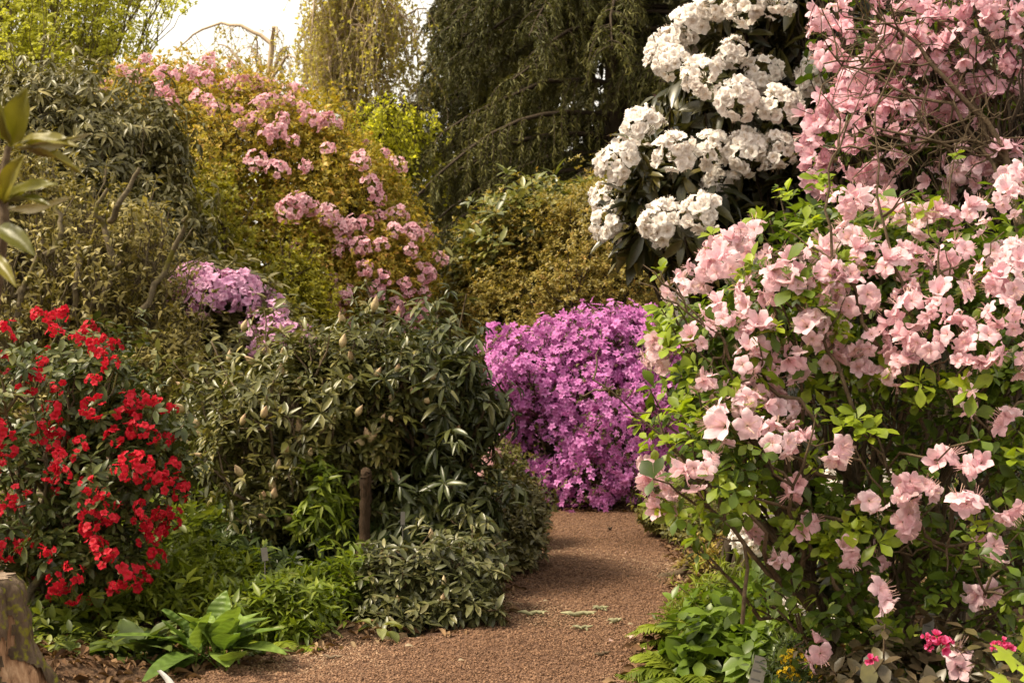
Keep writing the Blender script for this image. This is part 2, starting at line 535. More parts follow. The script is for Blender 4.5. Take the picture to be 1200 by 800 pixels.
def place_clusters(root, B, meshes, pix, name='flower_cluster', lift=.0, scale=(.85, 1.15), bias=(0, -.35, .35), jitter=0, depth=None):
    for i, q in enumerate(pix):
        px, py = q[0] + random.uniform(-jitter, jitter), q[1] + random.uniform(-jitter, jitter)
        s = random.uniform(*scale) * (q[2] if len(q) > 2 else 1)
        p, n = hit(B, px, py)
        d = unit(n + np.array(bias) + rng.normal(0, .15, 3))
        put(name, random.choice(meshes), root, p + n * lift, d, s)

def sample_clusters(root, P, A, meshes, n, name='flower_cluster', scale=(.85, 1.15), keep=None, lift=0.03):
    """n clusters on shoot tips that face the viewer"""
    v = unit(P - np.array([0, 0, H]))
    c = np.where((A * v).sum(1) < .25)[0]
    if keep is not None: c = c[keep(P[c])]
    c = rng.permutation(c)[:n]
    for i in c:
        put(name, random.choice(meshes), root, P[i] + A[i] * lift, unit(A[i] + np.array([0, -.25, .2])), random.uniform(*scale))

def pix_of(P):
    return np.stack([600 + P[:, 0] / P[:, 1] * F, 400 - (P[:, 2] - H) / P[:, 1] * F], 1)

# ------------------------------------------------------------------ ground and path
XL = np.array([[0, -9], [4.5, -7], [5.6, -3.6], [6.0, -1.9], [6.25, -1.45], [6.49, -1.3], [6.72, -1.12], [7.0, -.80], [7.18, -.36], [7.58, -.12], [8.47, -.05], [9.6, .10], [11.1, .20], [12.5, .30], [14, .4]])
XR = np.array([[0, 3], [3, .7], [5, .5], [6.25, .53], [6.94, .66], [7.58, .82], [8.33, 1.02], [9.26, 1.13], [10.4, 1.18], [11.1, 1.25], [11.35, 2.4], [11.6, 7], [12.4, 9], [14, 9]])
YEND = 12.45
def path_dist(x, y):
    xl = np.interp(y, XL[:, 0], XL[:, 1]); xr = np.interp(y, XR[:, 0], XR[:, 1])
    return np.minimum(np.minimum(x - xl, xr - x), YEND - y)

def ground_z(x, y):
    d = path_dist(x, y)
    P = np.stack([x, y, 0 * x], -1)
    s = np.clip(-d / .35, 0, 1); s = s * s * (3 - 2 * s)
    far = np.clip(1 - np.hypot(x, y) / 60, 0, 1)
    return -.012 + s * (.05 + .025 * lump(P, 5) + .03 * lump(P, 1.6) * far) + .006 * lump(P, 21) * (s > .02)

def path_z(x, y):
    p = np.stack([x, y, 0 * x], -1)
    return .007 * lump(p, 2.2) + .003 * lump(p, 17)

def sheet(name, xs, ys, zf, mat, mask=None):
    X, Y = np.meshgrid(xs, ys, indexing='ij')
    Z = zf(X.ravel(), Y.ravel())
    V = np.stack([X.ravel(), Y.ravel(), Z], 1)
    i = np.arange(len(xs) * len(ys)).reshape(len(xs), len(ys))
    q = np.stack([i[:-1, :-1], i[1:, :-1], i[1:, 1:], i[:-1, 1:]], -1).reshape(-1, 4)
    if mask is not None:
        c = V[q].mean(1); q = q[mask(c[:, 0], c[:, 1])]
    mb = MB(); mb.add(V, q, np.full(len(q), 4))
    return mb.build(name, mat)

SOIL = rough_mat('bed_soil', [(0.3, (0.035, 0.02, 0.012)), (0.5, (0.08, 0.045, 0.026)), (0.72, (0.17, 0.105, 0.06))], 45, rough=.95, bump=.8, bscale=60, moss=(0.035, 0.045, 0.012), moss_scale=1.3, moss_at=(.55, .7))
PATH = rough_mat('path_mulch', [(0.28, (0.06, 0.032, 0.02)), (0.5, (0.16, 0.088, 0.057)), (0.72, (0.28, 0.17, 0.115))], 55, detail=8, rough=.95, bump=.9, bscale=80)
far = lambda a, b: np.concatenate([-np.geomspace(b, a, 14)[:-1], np.linspace(-a, a, 281), np.geomspace(a, b, 14)[1:]])
xs = far(7, 600)
ys = np.concatenate([-np.geomspace(600, 2, 12), np.linspace(-1.5, 4, 23), np.linspace(4.1, 14, 331)[1:], np.linspace(14.2, 30, 60), np.geomspace(32, 900, 14)])
tag(sheet('ground', xs, ys, ground_z, SOIL), None, None, kind='structure')
pxs = np.linspace(-8, 8, 401); pys = np.linspace(-1, 12.6, 341)
tag(sheet('path', pxs, pys, path_z, PATH, lambda x, y: path_dist(x, y) > -.14), None, None, kind='structure')

def scatter(name, mat, n, area, T, size, aspect, tilt, keep, label=None, z0=.006, zf=None):
    x = rng.uniform(area[0], area[1], n); y = area[2] + (area[3] - area[2]) * rng.random(n) ** 1.3
    ok = keep(x, y)
    x, y = x[ok], y[ok]; n = len(x)
    z = (zf(x, y) if zf else 0 * x) + z0 + rng.random(n) * z0
    Zv = unit(np.stack([rng.normal(0, tilt, n), rng.normal(0, tilt, n), np.ones(n)], 1))
    a = rng.random(n) * 6.28
    D = np.stack([np.cos(a), np.sin(a), 0 * a], 1); D = unit(D - Zv * (D * Zv).sum(1)[:, None]); Y = np.cross(Zv, D)
    s = size * rng.uniform(.4, 1.3, n)
    mb = MB()
    mb.inst(T, np.stack([x, y, z], 1), D, Y, Zv, np.stack([s, s * aspect * rng.uniform(.6, 1.4, n), s], 1), np.clip(.62 * rng.random(n) + .19 + .16 * lump(np.stack([x, y, 0 * x], -1), 1.9), 0, 1))
    return tag(mb.build(name, mat), None, None, kind='stuff')

CHIP_T = (np.array([[-.5, -.5, 0], [.5, -.42, 0], [.48, .5, .0], [-.5, .4, 0], [-.5, -.5, .25], [.5, -.42, .22], [.48, .5, .25], [-.5, .4, .2]], float),
          [(4, 5, 6, 7), (0, 1, 5, 4), (1, 2, 6, 5), (2, 3, 7, 6), (3, 0, 4, 7)], np.zeros(8))
CHIP = leaf_mat('wood_chip', [(0.075, 0.039, 0.023), (0.165, 0.089, 0.055), (0.238, 0.135, 0.086), (0.285, 0.17, 0.112), (0.50, 0.36, 0.25)], rough=.9, trans=.0, spec=.15)
scatter('path_wood_chips', CHIP, 230000, (-2.6, 2.6, 5.6, 12.5), CHIP_T, .0118, .42, .3, lambda x, y: path_dist(x, y) + .1 * lump(np.stack([x, y, 0 * x], -1), 3) > -.1, zf=lambda x, y: np.maximum(path_z(x, y) - .003, ground_z(x, y)))
LITTER = leaf_mat('dead_leaf', [(0.06, 0.03, 0.016), (0.15, 0.08, 0.04), (0.23, 0.14, 0.075), (0.36, 0.26, 0.16)], rough=.8, trans=.1, spec=.2)
scatter('leaf_litter', LITTER, 26000, (-3.6, 3.6, 5.4, 13), leaf_T('full', .5, .5), .07, .42, .45, lambda x, y: (path_dist(x, y) < .08) & (rng.random(len(x)) < np.where(path_dist(x, y) > -.6, 1, .55)), zf=ground_z, z0=.012)

# ------------------------------------------------------------------ far trees and the house roof
def hemlock():
    base = np.array([1.6, 21.5, 0.0])
    root = thing('hemlock_tree', 'big dark hemlock with drooping needle branches behind the shrubs, nearest the path gap', 'tree', base, 'dark conifers behind the garden')
    tb, nb = MB(), MB()
    tb.tubes(np.array([[base + [0.03 * math.sin(i), 0, z] for i, z in enumerate(np.linspace(-.1, 14, 12))]]), np.linspace(.26, .04, 12)[None], 10)
    A, D, Ln = [], [], []
    for z in np.linspace(.6, 13.6, 44):
        for q in range(4):
            a = rng.random() * 6.28
            A.append(base + [0, 0, z + rng.normal(0, .1)]); D.append([math.cos(a), math.sin(a), 0]); Ln.append((4.3 * (1 - z / 17) + .3) * rng.uniform(.8, 1.1))
    A, D, Ln = np.array(A), np.array(D), np.array(Ln)
    K = 9
    t = np.linspace(0, 1, K)
    P = A[:, None] + D[:, None] * (Ln[:, None] * t)[..., None] + np.array([0, 0, 1.0]) * (Ln[:, None] * (.22 * t - .62 * t ** 2)[None])[..., None]
    P += rng.normal(0, .04, P.shape) * t[None, :, None]
    tb.tubes(P, (np.linspace(.05, .012, K))[None], 4)
    # side sprays hanging from every branch
    m = 54
    bi = np.repeat(np.arange(len(A)), m)
    s = rng.uniform(.06, 1, len(bi))
    f = s * (K - 1); i0 = np.minimum(f.astype(int), K - 2); fr = (f - i0)[:, None]
    q0 = P[bi, i0] * (1 - fr) + P[bi, i0 + 1] * fr
    side = np.cross(D[bi], [0, 0, 1.0]) * rng.choice([-1, 1], len(bi))[:, None]
    sd_ = unit(side * rng.uniform(.5, 1.1, (len(bi), 1)) + D[bi] * .6)
    sl = rng.uniform(.35, .95, len(bi)) * (1.15 - .5 * s)
    K2 = 5
    t2 = np.linspace(0, 1, K2)
    Q = q0[:, None] + sd_[:, None] * (sl[:, None] * (t2 * (1 - .35 * t2))[None])[..., None] + np.array([0, 0, -1.0]) * (sl[:, None] * (.1 * t2 + .75 * t2 ** 2)[None])[..., None]
    tb.tubes(Q, np.linspace(.011, .003, K2)[None], 3)
    m2 = 62
    j = np.repeat(np.arange(len(Q)), m2)
    s2 = rng.random(len(j)); f = s2 * (K2 - 1); i0 = np.minimum(f.astype(int), K2 - 2); fr = (f - i0)[:, None]
    p = Q[j, i0] * (1 - fr) + Q[j, i0 + 1] * fr
    tang = unit(Q[j, i0 + 1] - Q[j, i0])
    d = unit(tang * .6 + rng.normal(0, .5, p.shape) + np.array([0, 0, -.55]))
    Y, Z = frames(d, rng.normal(0, 1, p.shape))
    L = rng.uniform(.06, .15, len(p))
    rnd = np.clip(.45 * s[bi][j] + .2 * s2 + rng.normal(.15, .18, len(p)), 0, 1)
    nb.inst(TINY, p, d, Y, Z, np.stack([L, L * .15, L], 1), rnd)
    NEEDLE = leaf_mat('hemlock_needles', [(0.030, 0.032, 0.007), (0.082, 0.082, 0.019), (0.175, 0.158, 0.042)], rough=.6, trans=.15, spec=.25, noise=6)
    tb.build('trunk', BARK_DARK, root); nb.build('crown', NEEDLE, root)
    return root
def copy_tree(o, loc, rz, sc, label):
    c = o.copy(); COL.objects.link(c); c.location = loc; c.rotation_euler = (0, 0, rz); c.scale = (sc,) * 3; c['label'] = label
    for ch in o.children:
        d = ch.copy(); COL.objects.link(d); d.parent = c
    return c
hem = hemlock()
copy_tree(hem, (4.6, 23.5, 0), 1.9, 1.05, 'dark hemlock rising behind the white rhododendron')
copy_tree(hem, (8.0, 21.0, 0), 3.6, 1.0, 'dark hemlock far behind the pink azalea, right of the other conifers')
copy_tree(hem, (0.0, 27.5, 0), 4.6, .8, 'smaller dark hemlock half hidden behind the big one')

def weeping(name, label, px, d, top_py, arches, strands, mat, bark, leafsize, drop, per=26, seed=0, group=None):
    base = np.array([(px - 600) / F * d, d, 0.0])
    root = thing(name, label, 'tree', base, group)
    tb, lb = MB(), MB()
    top = W(px, top_py, d)
    tr = np.linspace(0, 1, 9)[:, None] * (top - base) + base + np.array([[.12 * math.sin(i * .8), 0, 0] for i in range(9)])
    tb.tubes(tr[None], np.linspace(.13, .05, 9)[None], 8)
    ends = np.array([W(a, b, d + rng.uniform(-1.2, 1.2)) for a, b in arches])
    st = tr[rng.integers(5, 9, len(ends))]
    B = curve(st, ends, 10, 0, .025, rise=.22)
    tb.tubes(B, np.linspace(.045, .012, 10)[None], 5)
    i = rng.integers(0, len(ends), strands); f = rng.uniform(.2, 1, strands) * 9; i0 = np.minimum(f.astype(int), 8); fr = (f - i0)[:, None]
    s0 = B[i, i0] * (1 - fr) + B[i, i0 + 1] * fr
    out = unit(rng.normal(0, 1, (strands, 3)) * np.array([1, 1, 0])) * rng.uniform(.1, .35, (strands, 1))
    ln = rng.uniform(drop[0], drop[1], strands)
    K = 8; t = np.linspace(0, 1, K)
    Q = s0[:, None] + out[:, None] * (1 - (1 - t[None, :, None]) ** 2) + np.array([0, 0, -1.0]) * (ln[:, None] * t[None] ** 1.3)[..., None] + np.cumsum(rng.normal(0, .055, (strands, K, 3)), 1) * np.array([1, 1, .5])
    tb.tubes(Q, np.linspace(.0075, .003, K)[None], 3)
    j = np.repeat(np.arange(strands), per); f = rng.uniform(.1, 1, len(j)) * (K - 1); i0 = np.minimum(f.astype(int), K - 2); fr = (f - i0)[:, None]
    p = Q[j, i0] * (1 - fr) + Q[j, i0 + 1] * fr
    dd = unit(rng.normal(0, 1, p.shape) + np.array([0, 0, -.6])); Y, Z = frames(dd, rng.normal(0, 1, p.shape))
    L = leafsize * rng.uniform(.5, 1.2, len(p))
    lb.inst(TINY, p, dd, Y, Z, np.stack([L, L * .6, L], 1))
    tb.build('trunk', bark, root); lb.build('crown', mat, root)
    return root

YOUNG = leaf_mat('young_birch_leaf', [(0.34, 0.27, 0.12), (0.48, 0.41, 0.14), (0.58, 0.54, 0.17)], trans=.5, rough=.6)
weeping('weeping_birch', 'bare tan weeping tree hanging its thin twigs beside the dark hemlock', 395, 25, -70,
        [(365, 40), (372, -20), (400, -30), (440, -20), (470, 10), (368, 75), (385, 30), (430, 30), (460, 60), (490, 40), (500, 10), (410, 10), (362, 10), (480, -30), (420, 70), (385, 85), (450, 40), (480, 80), (440, 90)],
        760, YOUNG, BARK_TAN, .085, (.6, 2.0), per=26)
weeping('young_weeping_tree', 'small weeping tree with arched bare twigs standing against the white sky', 318, 27, 52,
        [(270, 70), (255, 52), (290, 55), (340, 55), (350, 70), (205, 60), (300, 45), (325, 40), (280, 90)],
        110, YOUNG, BARK_TAN, .07, (.4, 1.2), per=16)
LIME = leaf_mat('lime_leaf', [(0.32, 0.33, 0.03), (0.52, 0.52, 0.05), (0.66, 0.63, 0.09)], trans=.55, rough=.5)
weeping('weeping_beech', 'bright lime green weeping shrub behind the pink mound', 445, 20.5, 150,
        [(385, 140), (400, 132), (420, 124), (440, 118), (462, 116), (484, 120), (500, 132), (410, 150), (430, 145), (472, 145), (390, 155), (455, 140), (492, 150), (450, 112)],
        620, LIME, BARK_DARK, .075, (.4, 1.2), per=46)
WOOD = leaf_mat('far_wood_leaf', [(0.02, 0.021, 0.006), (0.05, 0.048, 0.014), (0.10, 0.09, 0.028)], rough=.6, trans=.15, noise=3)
fb = blobs_w([(560, 330, 33, 130, 180, 2.5), (700, 150, 33, 170, 300, 3), (880, 200, 33, 190, 330, 3), (1080, 200, 33, 190, 330, 3), (1290, 200, 33, 190, 330, 3), (600, -40, 34, 90, 200, 2.5), (500, 420, 32, 150, 80, 2)])
P, N = sample(fb, 16000, (.7, 1.06), .18, 1.2, -.9, .1)
m = MB(); whorls(m, P, unit(N + np.array([0, 0, -.6])), 5, .5, .13, TINY, (0, 70), droop=.6, up=.2)
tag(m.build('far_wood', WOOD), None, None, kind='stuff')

# pale green maple in the upper left
MAPLE = leaf_mat('maple_leaf', [(0.34, 0.36, 0.06), (0.50, 0.51, 0.09), (0.64, 0.62, 0.17)], trans=.55, rough=.55)
r_, B_, P_, A_ = shrub('maple_tree', 'airy yellow green maple against the white sky', 'tree',
    [(20, 20, 19, 110, 60, 1.8), (100, 50, 18.5, 90, 50, 1.5), (150, -20, 19, 80, 40, 1.4), (40, -60, 19, 130, 60, 1.8), (60, 100, 18, 90, 45, 1.3), (-60, 60, 18, 90, 80, 1.5)],
    13000, dict(k=5, length=.06, width=.05, T=TINY, elev=(-10, 20), up=.75), MAPLE, base_px=(-20, 18.5), twigs=700,
    wood_kw=dict(stems=6, r0=.09, r1=.022, r2=.008, r3=.003, per=14, spread=.1, reach=.6), samp=dict(shell=(.25, 1.08), rough=.3, lscale=2.2, gap=-.1, back=.7), bark=BARK_MOSS, crown='crown', stemname='trunk', inner=0)

# flat dark roof beyond
ROOFM = rough_mat('roof_felt', [(0.3, (0.02, 0.02, 0.02)), (0.7, (0.05, 0.045, 0.04))], 8, bump=.1)
PLASTER = rough_mat('grey_render', [(0.3, (0.22, 0.2, 0.18)), (0.7, (0.32, 0.3, 0.27))], 4, bump=.1)
def box(mb, c, s, mat=0):
    x, y, z = np.array(s) / 2
    V = np.array([[-x, -y, -z], [x, -y, -z], [x, y, -z], [-x, y, -z], [-x, -y, z], [x, -y, z], [x, y, z], [-x, y, z]]) + np.array(c)
    mb.add(V, [0, 3, 2, 1, 4, 5, 6, 7, 0, 1, 5, 4, 1, 2, 6, 5, 2, 3, 7, 6, 3, 0, 4, 7], [4] * 6, mat=mat, smooth=False)
hz = W(0, 80, 36)[2]
hx = W(185, 80, 36)[0]
house = thing('flat_roofed_house', 'distant building showing only its dark flat roof edge above the pink mound', 'building', (hx, 38, 0))
m = MB(); box(m, (hx, 38.5, hz / 2 - .1), (2.4, 4, hz - .2)); m.build('wall', PLASTER, house)
m = MB(); box(m, (hx, 38.3, hz - .09), (2.8, 4.6, .18)); m.build('roof', ROOFM, house)

# white lamp behind the mound
lp = W(388, 140, 17.0)
lamp = thing('street_lamp', 'white lamp head poking out beside the pink mound', 'street lamp', (lp[0] - .35, 17.0, 0))
WHITE = rough_mat('white_enamel', [(0.3, (0.7, 0.7, 0.68)), (0.7, (0.8, 0.8, 0.78))], 3, rough=.35, bump=0)
m = MB(); m.tubes(np.array([[[lp[0] - .35, 17, -.1], [lp[0] - .35, 17, lp[2] * .5], [lp[0] - .35, 17, lp[2] - .1], [lp[0] - .3, 17, lp[2]], [lp[0] - .12, 17, lp[2] + .03]]]), np.array([[.05, .045, .04, .03, .03]]), 10)
m.build('pole', rough_mat('lamp_grey', [(0.3, (0.2, 0.2, 0.2)), (0.7, (0.3, 0.3, 0.3))], 5, bump=0, rough=.5), lamp)
m = MB(); m.tubes(np.array([[[lp[0] - .14, 17, lp[2] + .04], [lp[0] - .10, 17, lp[2] + .04], [lp[0] + .04, 17, lp[2] + .01], [lp[0] + .10, 17, lp[2] - .02], [lp[0] + .12, 17, lp[2] - .03]]]), np.array([[.05, .085, .10, .07, .01]]), 14, cap=True)
m.build('lamp_shade', WHITE, lamp)

PEDICEL = rough_mat('pedicel', [(0.3, (0.10, 0.11, 0.03)), (0.7, (0.17, 0.16, 0.05))], 20, bump=0)
# ------------------------------------------------------------------ flowers shared by the shrubs
FAR_FL = [flower_T(5, 4, .40, .3, .15, .06, 0, s) for s in (1, 2, 3)]
MID_FL = [flower_T(5, 4, .42, .35, .2, .08, 3, s) for s in (4, 5, 6)]
BIG_FL = [flower_T(5, 6, .385, .28, .22, .075, 7, s) for s in (7, 8, 9, 10, 33, 34)] + [flower_T(5, 6, .36, .62, .12, .08, 6, 35), flower_T(5, 6, .36, .95, -.12, .07, 3, 36), flower_T(4, 6, .40, .3, .34, .12, 7, 37)]
RUF_FL = [flower_T(6, 4, .48, .55, .25, .16, 4, s) for s in (11, 12, 13)]
STAR_FL = [flower_T(5, 3, .33, .25, .1, .04, 0, s) for s in (14, 15)]
BUD = bud_T()

# ------------------------------------------------------------------ left, far: the pink mound and its neighbours
MOUND = leaf_mat('mound_leaf', [(0.12, 0.11, 0.016), (0.32, 0.265, 0.032), (0.50, 0.38, 0.05), (0.55, 0.29, 0.10)], rough=.5, trans=.35)
mound_b = [(288, 312, 15.3, 200, 200, 1.9), (220, 188, 15.5, 122, 106, 1.4), (432, 328, 14.7, 76, 74, .95), (370, 250, 15.0, 95, 100, 1.3)]
mound, MBb, MP, MA = shrub('azalea_mound', 'huge rounded azalea of pink flowers and golden leaves beside the dark hemlock', 'azalea', mound_b,
    30000, dict(k=6, length=.062, width=.028, T=TINY, elev=(15, 60), up=.3), MOUND, base_px=(320, 14.8), twigs=700, samp=dict(shell=(.80, 1.05), rough=.06, lscale=3.6, gap=-.6, back=.15, shoot=.09), bark=BARK_DARK)
MPINK = petal_mat('mound_petal', (0.62, 0.28, 0.30), (0.84, 0.50, 0.56), (0.92, 0.68, 0.72), (0.78, 0.38, 0.48))
mc = cluster_mesh('flower_cluster', MPINK, 17, .16, .052, 100, 5, .4, FAR_FL)
mpix = [(352,245),(340,242),(372,247),(342,262),(402,264),(407,280),(397,290),(415,290),(437,277),(447,282),(430,297),(442,302),(427,317),(432,330),(447,322),(397,335),(387,307),(380,267),(485,264),(482,275),(470,282),(472,295),(479,320),(485,332),(500,305),(503,322),(470,345),(480,360),(455,352),(447,347),(477,384),(467,377),(405,365),(387,360),(410,387),(387,380),(442,262),(465,254),(447,205),(330,205),
        (310,97),(327,95),(315,115),(307,122),(325,125),(345,135),(362,137),(350,110),(375,140),(377,150),(307,145),(325,152),(322,165),(310,177),(332,172),(370,180),(410,187),(387,160),(127,97),(145,100),(157,110),(192,120),(210,100),(222,95),(230,110),(242,90),(252,105),(270,90),(265,115),(287,105),(275,135),(297,140),(195,95),(300,190),(290,165),(262,150),(205,130),(240,130),(350,195),(435,240),(415,225),(300,110),(338,118),(355,152)]
place_clusters(mound, MBb, mc, [(a, b, random.uniform(.5, .85)) for a, b in mpix], jitter=11, lift=.12)
sample_clusters(mound, MP, MA, mc, 26, scale=(.4, .7), lift=.12)

LIMEAZ = leaf_mat('lime_azalea_leaf', [(0.09, 0.09, 0.010), (0.24, 0.23, 0.018), (0.37, 0.34, 0.028), (0.45, 0.37, 0.04)], rough=.5, trans=.38)
shrub('lime_azalea', 'lime green azalea without flowers in front of the pink mound', 'azalea',
    [(258, 315, 13.7, 72, 85, .6), (325, 360, 13.5, 52, 60, .5), (228, 240, 14.2, 45, 60, .5), (300, 395, 13.2, 75, 55, .6), (225, 330, 13.5, 50, 65, .6)],
    15000, dict(k=6, length=.058, width=.027, T=TINY, elev=(20, 65), up=.3), LIMEAZ, base_px=(290, 13.1), twigs=500, samp=dict(shell=(.70, 1.10), rough=.2, lscale=3.2, gap=-.15, back=.2, shoot=.12))

GREY = leaf_mat('grey_rhododendron_leaf', [(0.05, 0.046, 0.016), (0.11, 0.10, 0.036), (0.19, 0.17, 0.065), (0.34, 0.28, 0.12)], rough=.4, trans=.15, spec=.4)
shrub('grey_rhododendron', 'dull grey green rhododendron with narrow drooping leaves left of the pink mound', 'rhododendron',
    [(70, 190, 12.6, 110, 100, 1.2), (-30, 200, 12.4, 90, 110, 1.1), (135, 220, 12.4, 75, 95, .9), (185, 290, 12, 45, 80, .7), (60, 320, 12.2, 150, 110, 1.0)],
    6400, dict(k=8, length=.115, width=.034, T=LONG, elev=(-30, 25), droop=.25, up=.4), GREY, base_px=(70, 12.4), twigs=600, samp=dict(shell=(.66, 1.1), rough=.16, lscale=2.8, gap=-.2, back=.25, shoot=.12), bark=BARK_MOSS)

TWIG = leaf_mat('twiggy_shrub_leaf', [(0.07, 0.058, 0.014), (0.17, 0.14, 0.036), (0.29, 0.235, 0.07), (0.44, 0.36, 0.14)], rough=.45, trans=.25, spec=.35)
tw, TB, TP, TA = shrub('twiggy_shrub', 'tangled mossy twiggy shrub behind the red rhododendron', 'shrub',
    [(60, 310, 10.3, 110, 110, .9), (150, 340, 10.1, 75, 95, .7), (10, 250, 10.4, 70, 90, .7), (110, 430, 10, 130, 80, .8), (190, 430, 9.8, 55, 60, .5)],
    5200, dict(k=4, length=.075, width=.026, T=TINY, elev=(0, 60), up=.3), TWIG, base_px=(95, 10.3), twigs=1500, bark=BARK_MOSS,
    wood_kw=dict(stems=12, r0=.04, r1=.02, r2=.009, r3=.004, per=8, spread=.45, wob=.05, reach=.55), samp=dict(shell=(.5, 1.1), rough=.15, lscale=3, gap=-.6, back=.5))
wb = MB()
limbs = [[(15, 380), (28, 330), (40, 300), (50, 285)], [(110, 375), (125, 335), (145, 305)], [(130, 310), (126, 270), (110, 250), (122, 222)], [(130, 262), (140, 240), (155, 215), (162, 195)], [(0, 350), (25, 345), (60, 315)], [(90, 380), (90, 320), (92, 280)], [(55, 300), (75, 265), (60, 230)], [(165, 370), (190, 320), (215, 265), (220, 245)]]
for L in limbs:
    p = np.array([W(a, b, 9.55 + rng.uniform(-.1, .1)) for a, b in L]); t = np.linspace(0, len(L) - 1, 10)
    q = np.stack([np.interp(t, np.arange(len(L)), p[:, i]) for i in range(3)], 1) + rng.normal(0, .012, (10, 3))
    wb.tubes(q[None], np.linspace(.024, .012, 10)[None], 7)
wb.build('bare_limbs', BARK_MOSS, tw)

LILAC = petal_mat('lilac_petal', (0.60, 0.28, 0.42), (0.74, 0.40, 0.58), (0.84, 0.55, 0.72), (0.66, 0.32, 0.58))
DULL = leaf_mat('dull_leaf', [(0.035, 0.035, 0.014), (0.10, 0.09, 0.03), (0.18, 0.155, 0.055), (0.28, 0.235, 0.10)], rough=.4, trans=.18, spec=.4)
lil, LB, LP_, LA = shrub('lilac_rhododendron', 'rhododendron with a band of lilac flowers below the lime green azalea', 'rhododendron',
    [(255, 385, 11.3, 65, 65, .7), (310, 430, 11.2, 65, 60, .7), (220, 440, 11.2, 60, 70, .7), (250, 500, 11.2, 90, 80, .7)],
    2600, dict(k=7, length=.12, width=.042, T=FULL, elev=(-10, 40), droop=.15), DULL, base_px=(265, 11.2), twigs=350, samp=dict(shell=(.7, 1.05), rough=.12, lscale=3, gap=-.6, back=.25), bark=BARK_MOSS)
lc = cluster_mesh('flower_cluster', LILAC, 19, .145, .042, 100, 3, .3, FAR_FL)
place_clusters(lil, LB, lc, [(215,328),(225,340),(245,332),(235,350),(260,345),(275,350),(295,348),(285,360),(300,370),(315,388),(310,362),(320,400),(335,407),(350,412),(235,362),(208,345),(305,385),(290,340),(222,318),(248,345),(268,338),(280,342),(318,378),(328,395),(262,358),(312,410),(300,405),(343,404)], jitter=3, lift=.05)

# ------------------------------------------------------------------ far middle: bronze shrub, green rhododendron, magenta azalea
BRONZE = leaf_mat('bronze_leaf', [(0.095, 0.080, 0.016), (0.22, 0.178, 0.036), (0.35, 0.27, 0.056), (0.38, 0.22, 0.06)], rough=.5, trans=.3)
shrub('bronze_shrub', 'bronze brown leaved shrub with no flowers behind the magenta azalea', 'shrub',
    [(650, 360, 15, 105, 95, 1.0), (590, 390, 14.8, 75, 75, .8), (735, 305, 15.2, 80, 95, .9), (565, 440, 14.5, 45, 60, .6), (640, 300, 15.2, 55, 45, .7), (700, 440, 15, 100, 100, .9)],
    16000, dict(k=6, length=.062, width=.025, T=TINY, elev=(5, 60), up=.35), BRONZE, base_px=(650, 15), twigs=600, samp=dict(shell=(.72, 1.12), rough=.2, lscale=3, gap=-.25, back=.2, shoot=.14), bark=BARK_DARK)
GREEN = leaf_mat('green_rhododendron_leaf', [(0.04, 0.05, 0.012), (0.12, 0.135, 0.03), (0.22, 0.225, 0.06), (0.36, 0.33, 0.10)], rough=.38, trans=.2, spec=.55)
shrub('green_rhododendron', 'green rhododendron topping the bronze shrub against the dark hemlock', 'rhododendron',
    [(625, 270, 15.9, 60, 42, .8), (690, 265, 16, 65, 42, .8), (590, 315, 15.5, 45, 45, .6), (660, 330, 16, 110, 90, .7)],
    2400, dict(k=8, length=.19, width=.065, T=FULL, elev=(0, 45), droop=.1), GREEN, base_px=(650, 16), twigs=250, samp=dict(shell=(.7, 1.1), rough=.18, lscale=3, gap=-.25, back=.25, shoot=.12), bark=BARK_DARK)

MAG = petal_mat('magenta_petal', (0.50, 0.14, 0.36), (0.67, 0.23, 0.57), (0.80, 0.40, 0.74), (0.55, 0.14, 0.48))
mag_b = [(680, 480, 13.3, 98, 90, .85), (705, 405, 13.3, 62, 45, .6), (620, 445, 13.1, 55, 48, .55), (690, 555, 13.0, 62, 48, .6), (745, 440, 13.2, 48, 62, .55), (650, 520, 13.1, 55, 60, .6)]
magt, MGB, MGP, MGA = shrub('magenta_azalea', 'rounded azalea covered in small magenta flowers at the end of the path', 'azalea', mag_b,
    2200, dict(k=4, length=.06, width=.025, T=TINY, elev=(0, 60)), leaf_mat('magenta_azalea_leaf', [(0.04, 0.045, 0.012), (0.11, 0.11, 0.025), (0.18, 0.17, 0.04)], trans=.3), base_px=(690, 13.1), twigs=900,
    samp=dict(shell=(.72, 1.05), rough=.12, lscale=4.5, gap=-.35, back=.25), bark=BARK)
mgc = cluster_mesh('flower_spray', MAG, 13, .115, .040, 100, 5, .4, STAR_FL)
sample_clusters(magt, MGP, MGA, mgc, 100, 'flower_spray', (.9, 1.35))
P, N = sample(MGB, 640, (.78, 1.04), .12, 4.5, -.45, .35)
mb = MB()
for i in range(len(P)):
    nn = 9; c = P[i] + rng.normal(0, .06, (nn, 3)); ax = unit(N[i] + rng.normal(0, .45, (nn, 3)) + np.array([0, -.2, .2])); e1, e2 = frames(ax, rng.normal(0, 1, (nn, 3)))
    mb.inst(STAR_FL[i % 2], c, e1, e2, ax, .040 * rng.uniform(.8, 1.2, nn))
tag(mb.build('blossom', MAG, magt), None, None, kind='stuff')

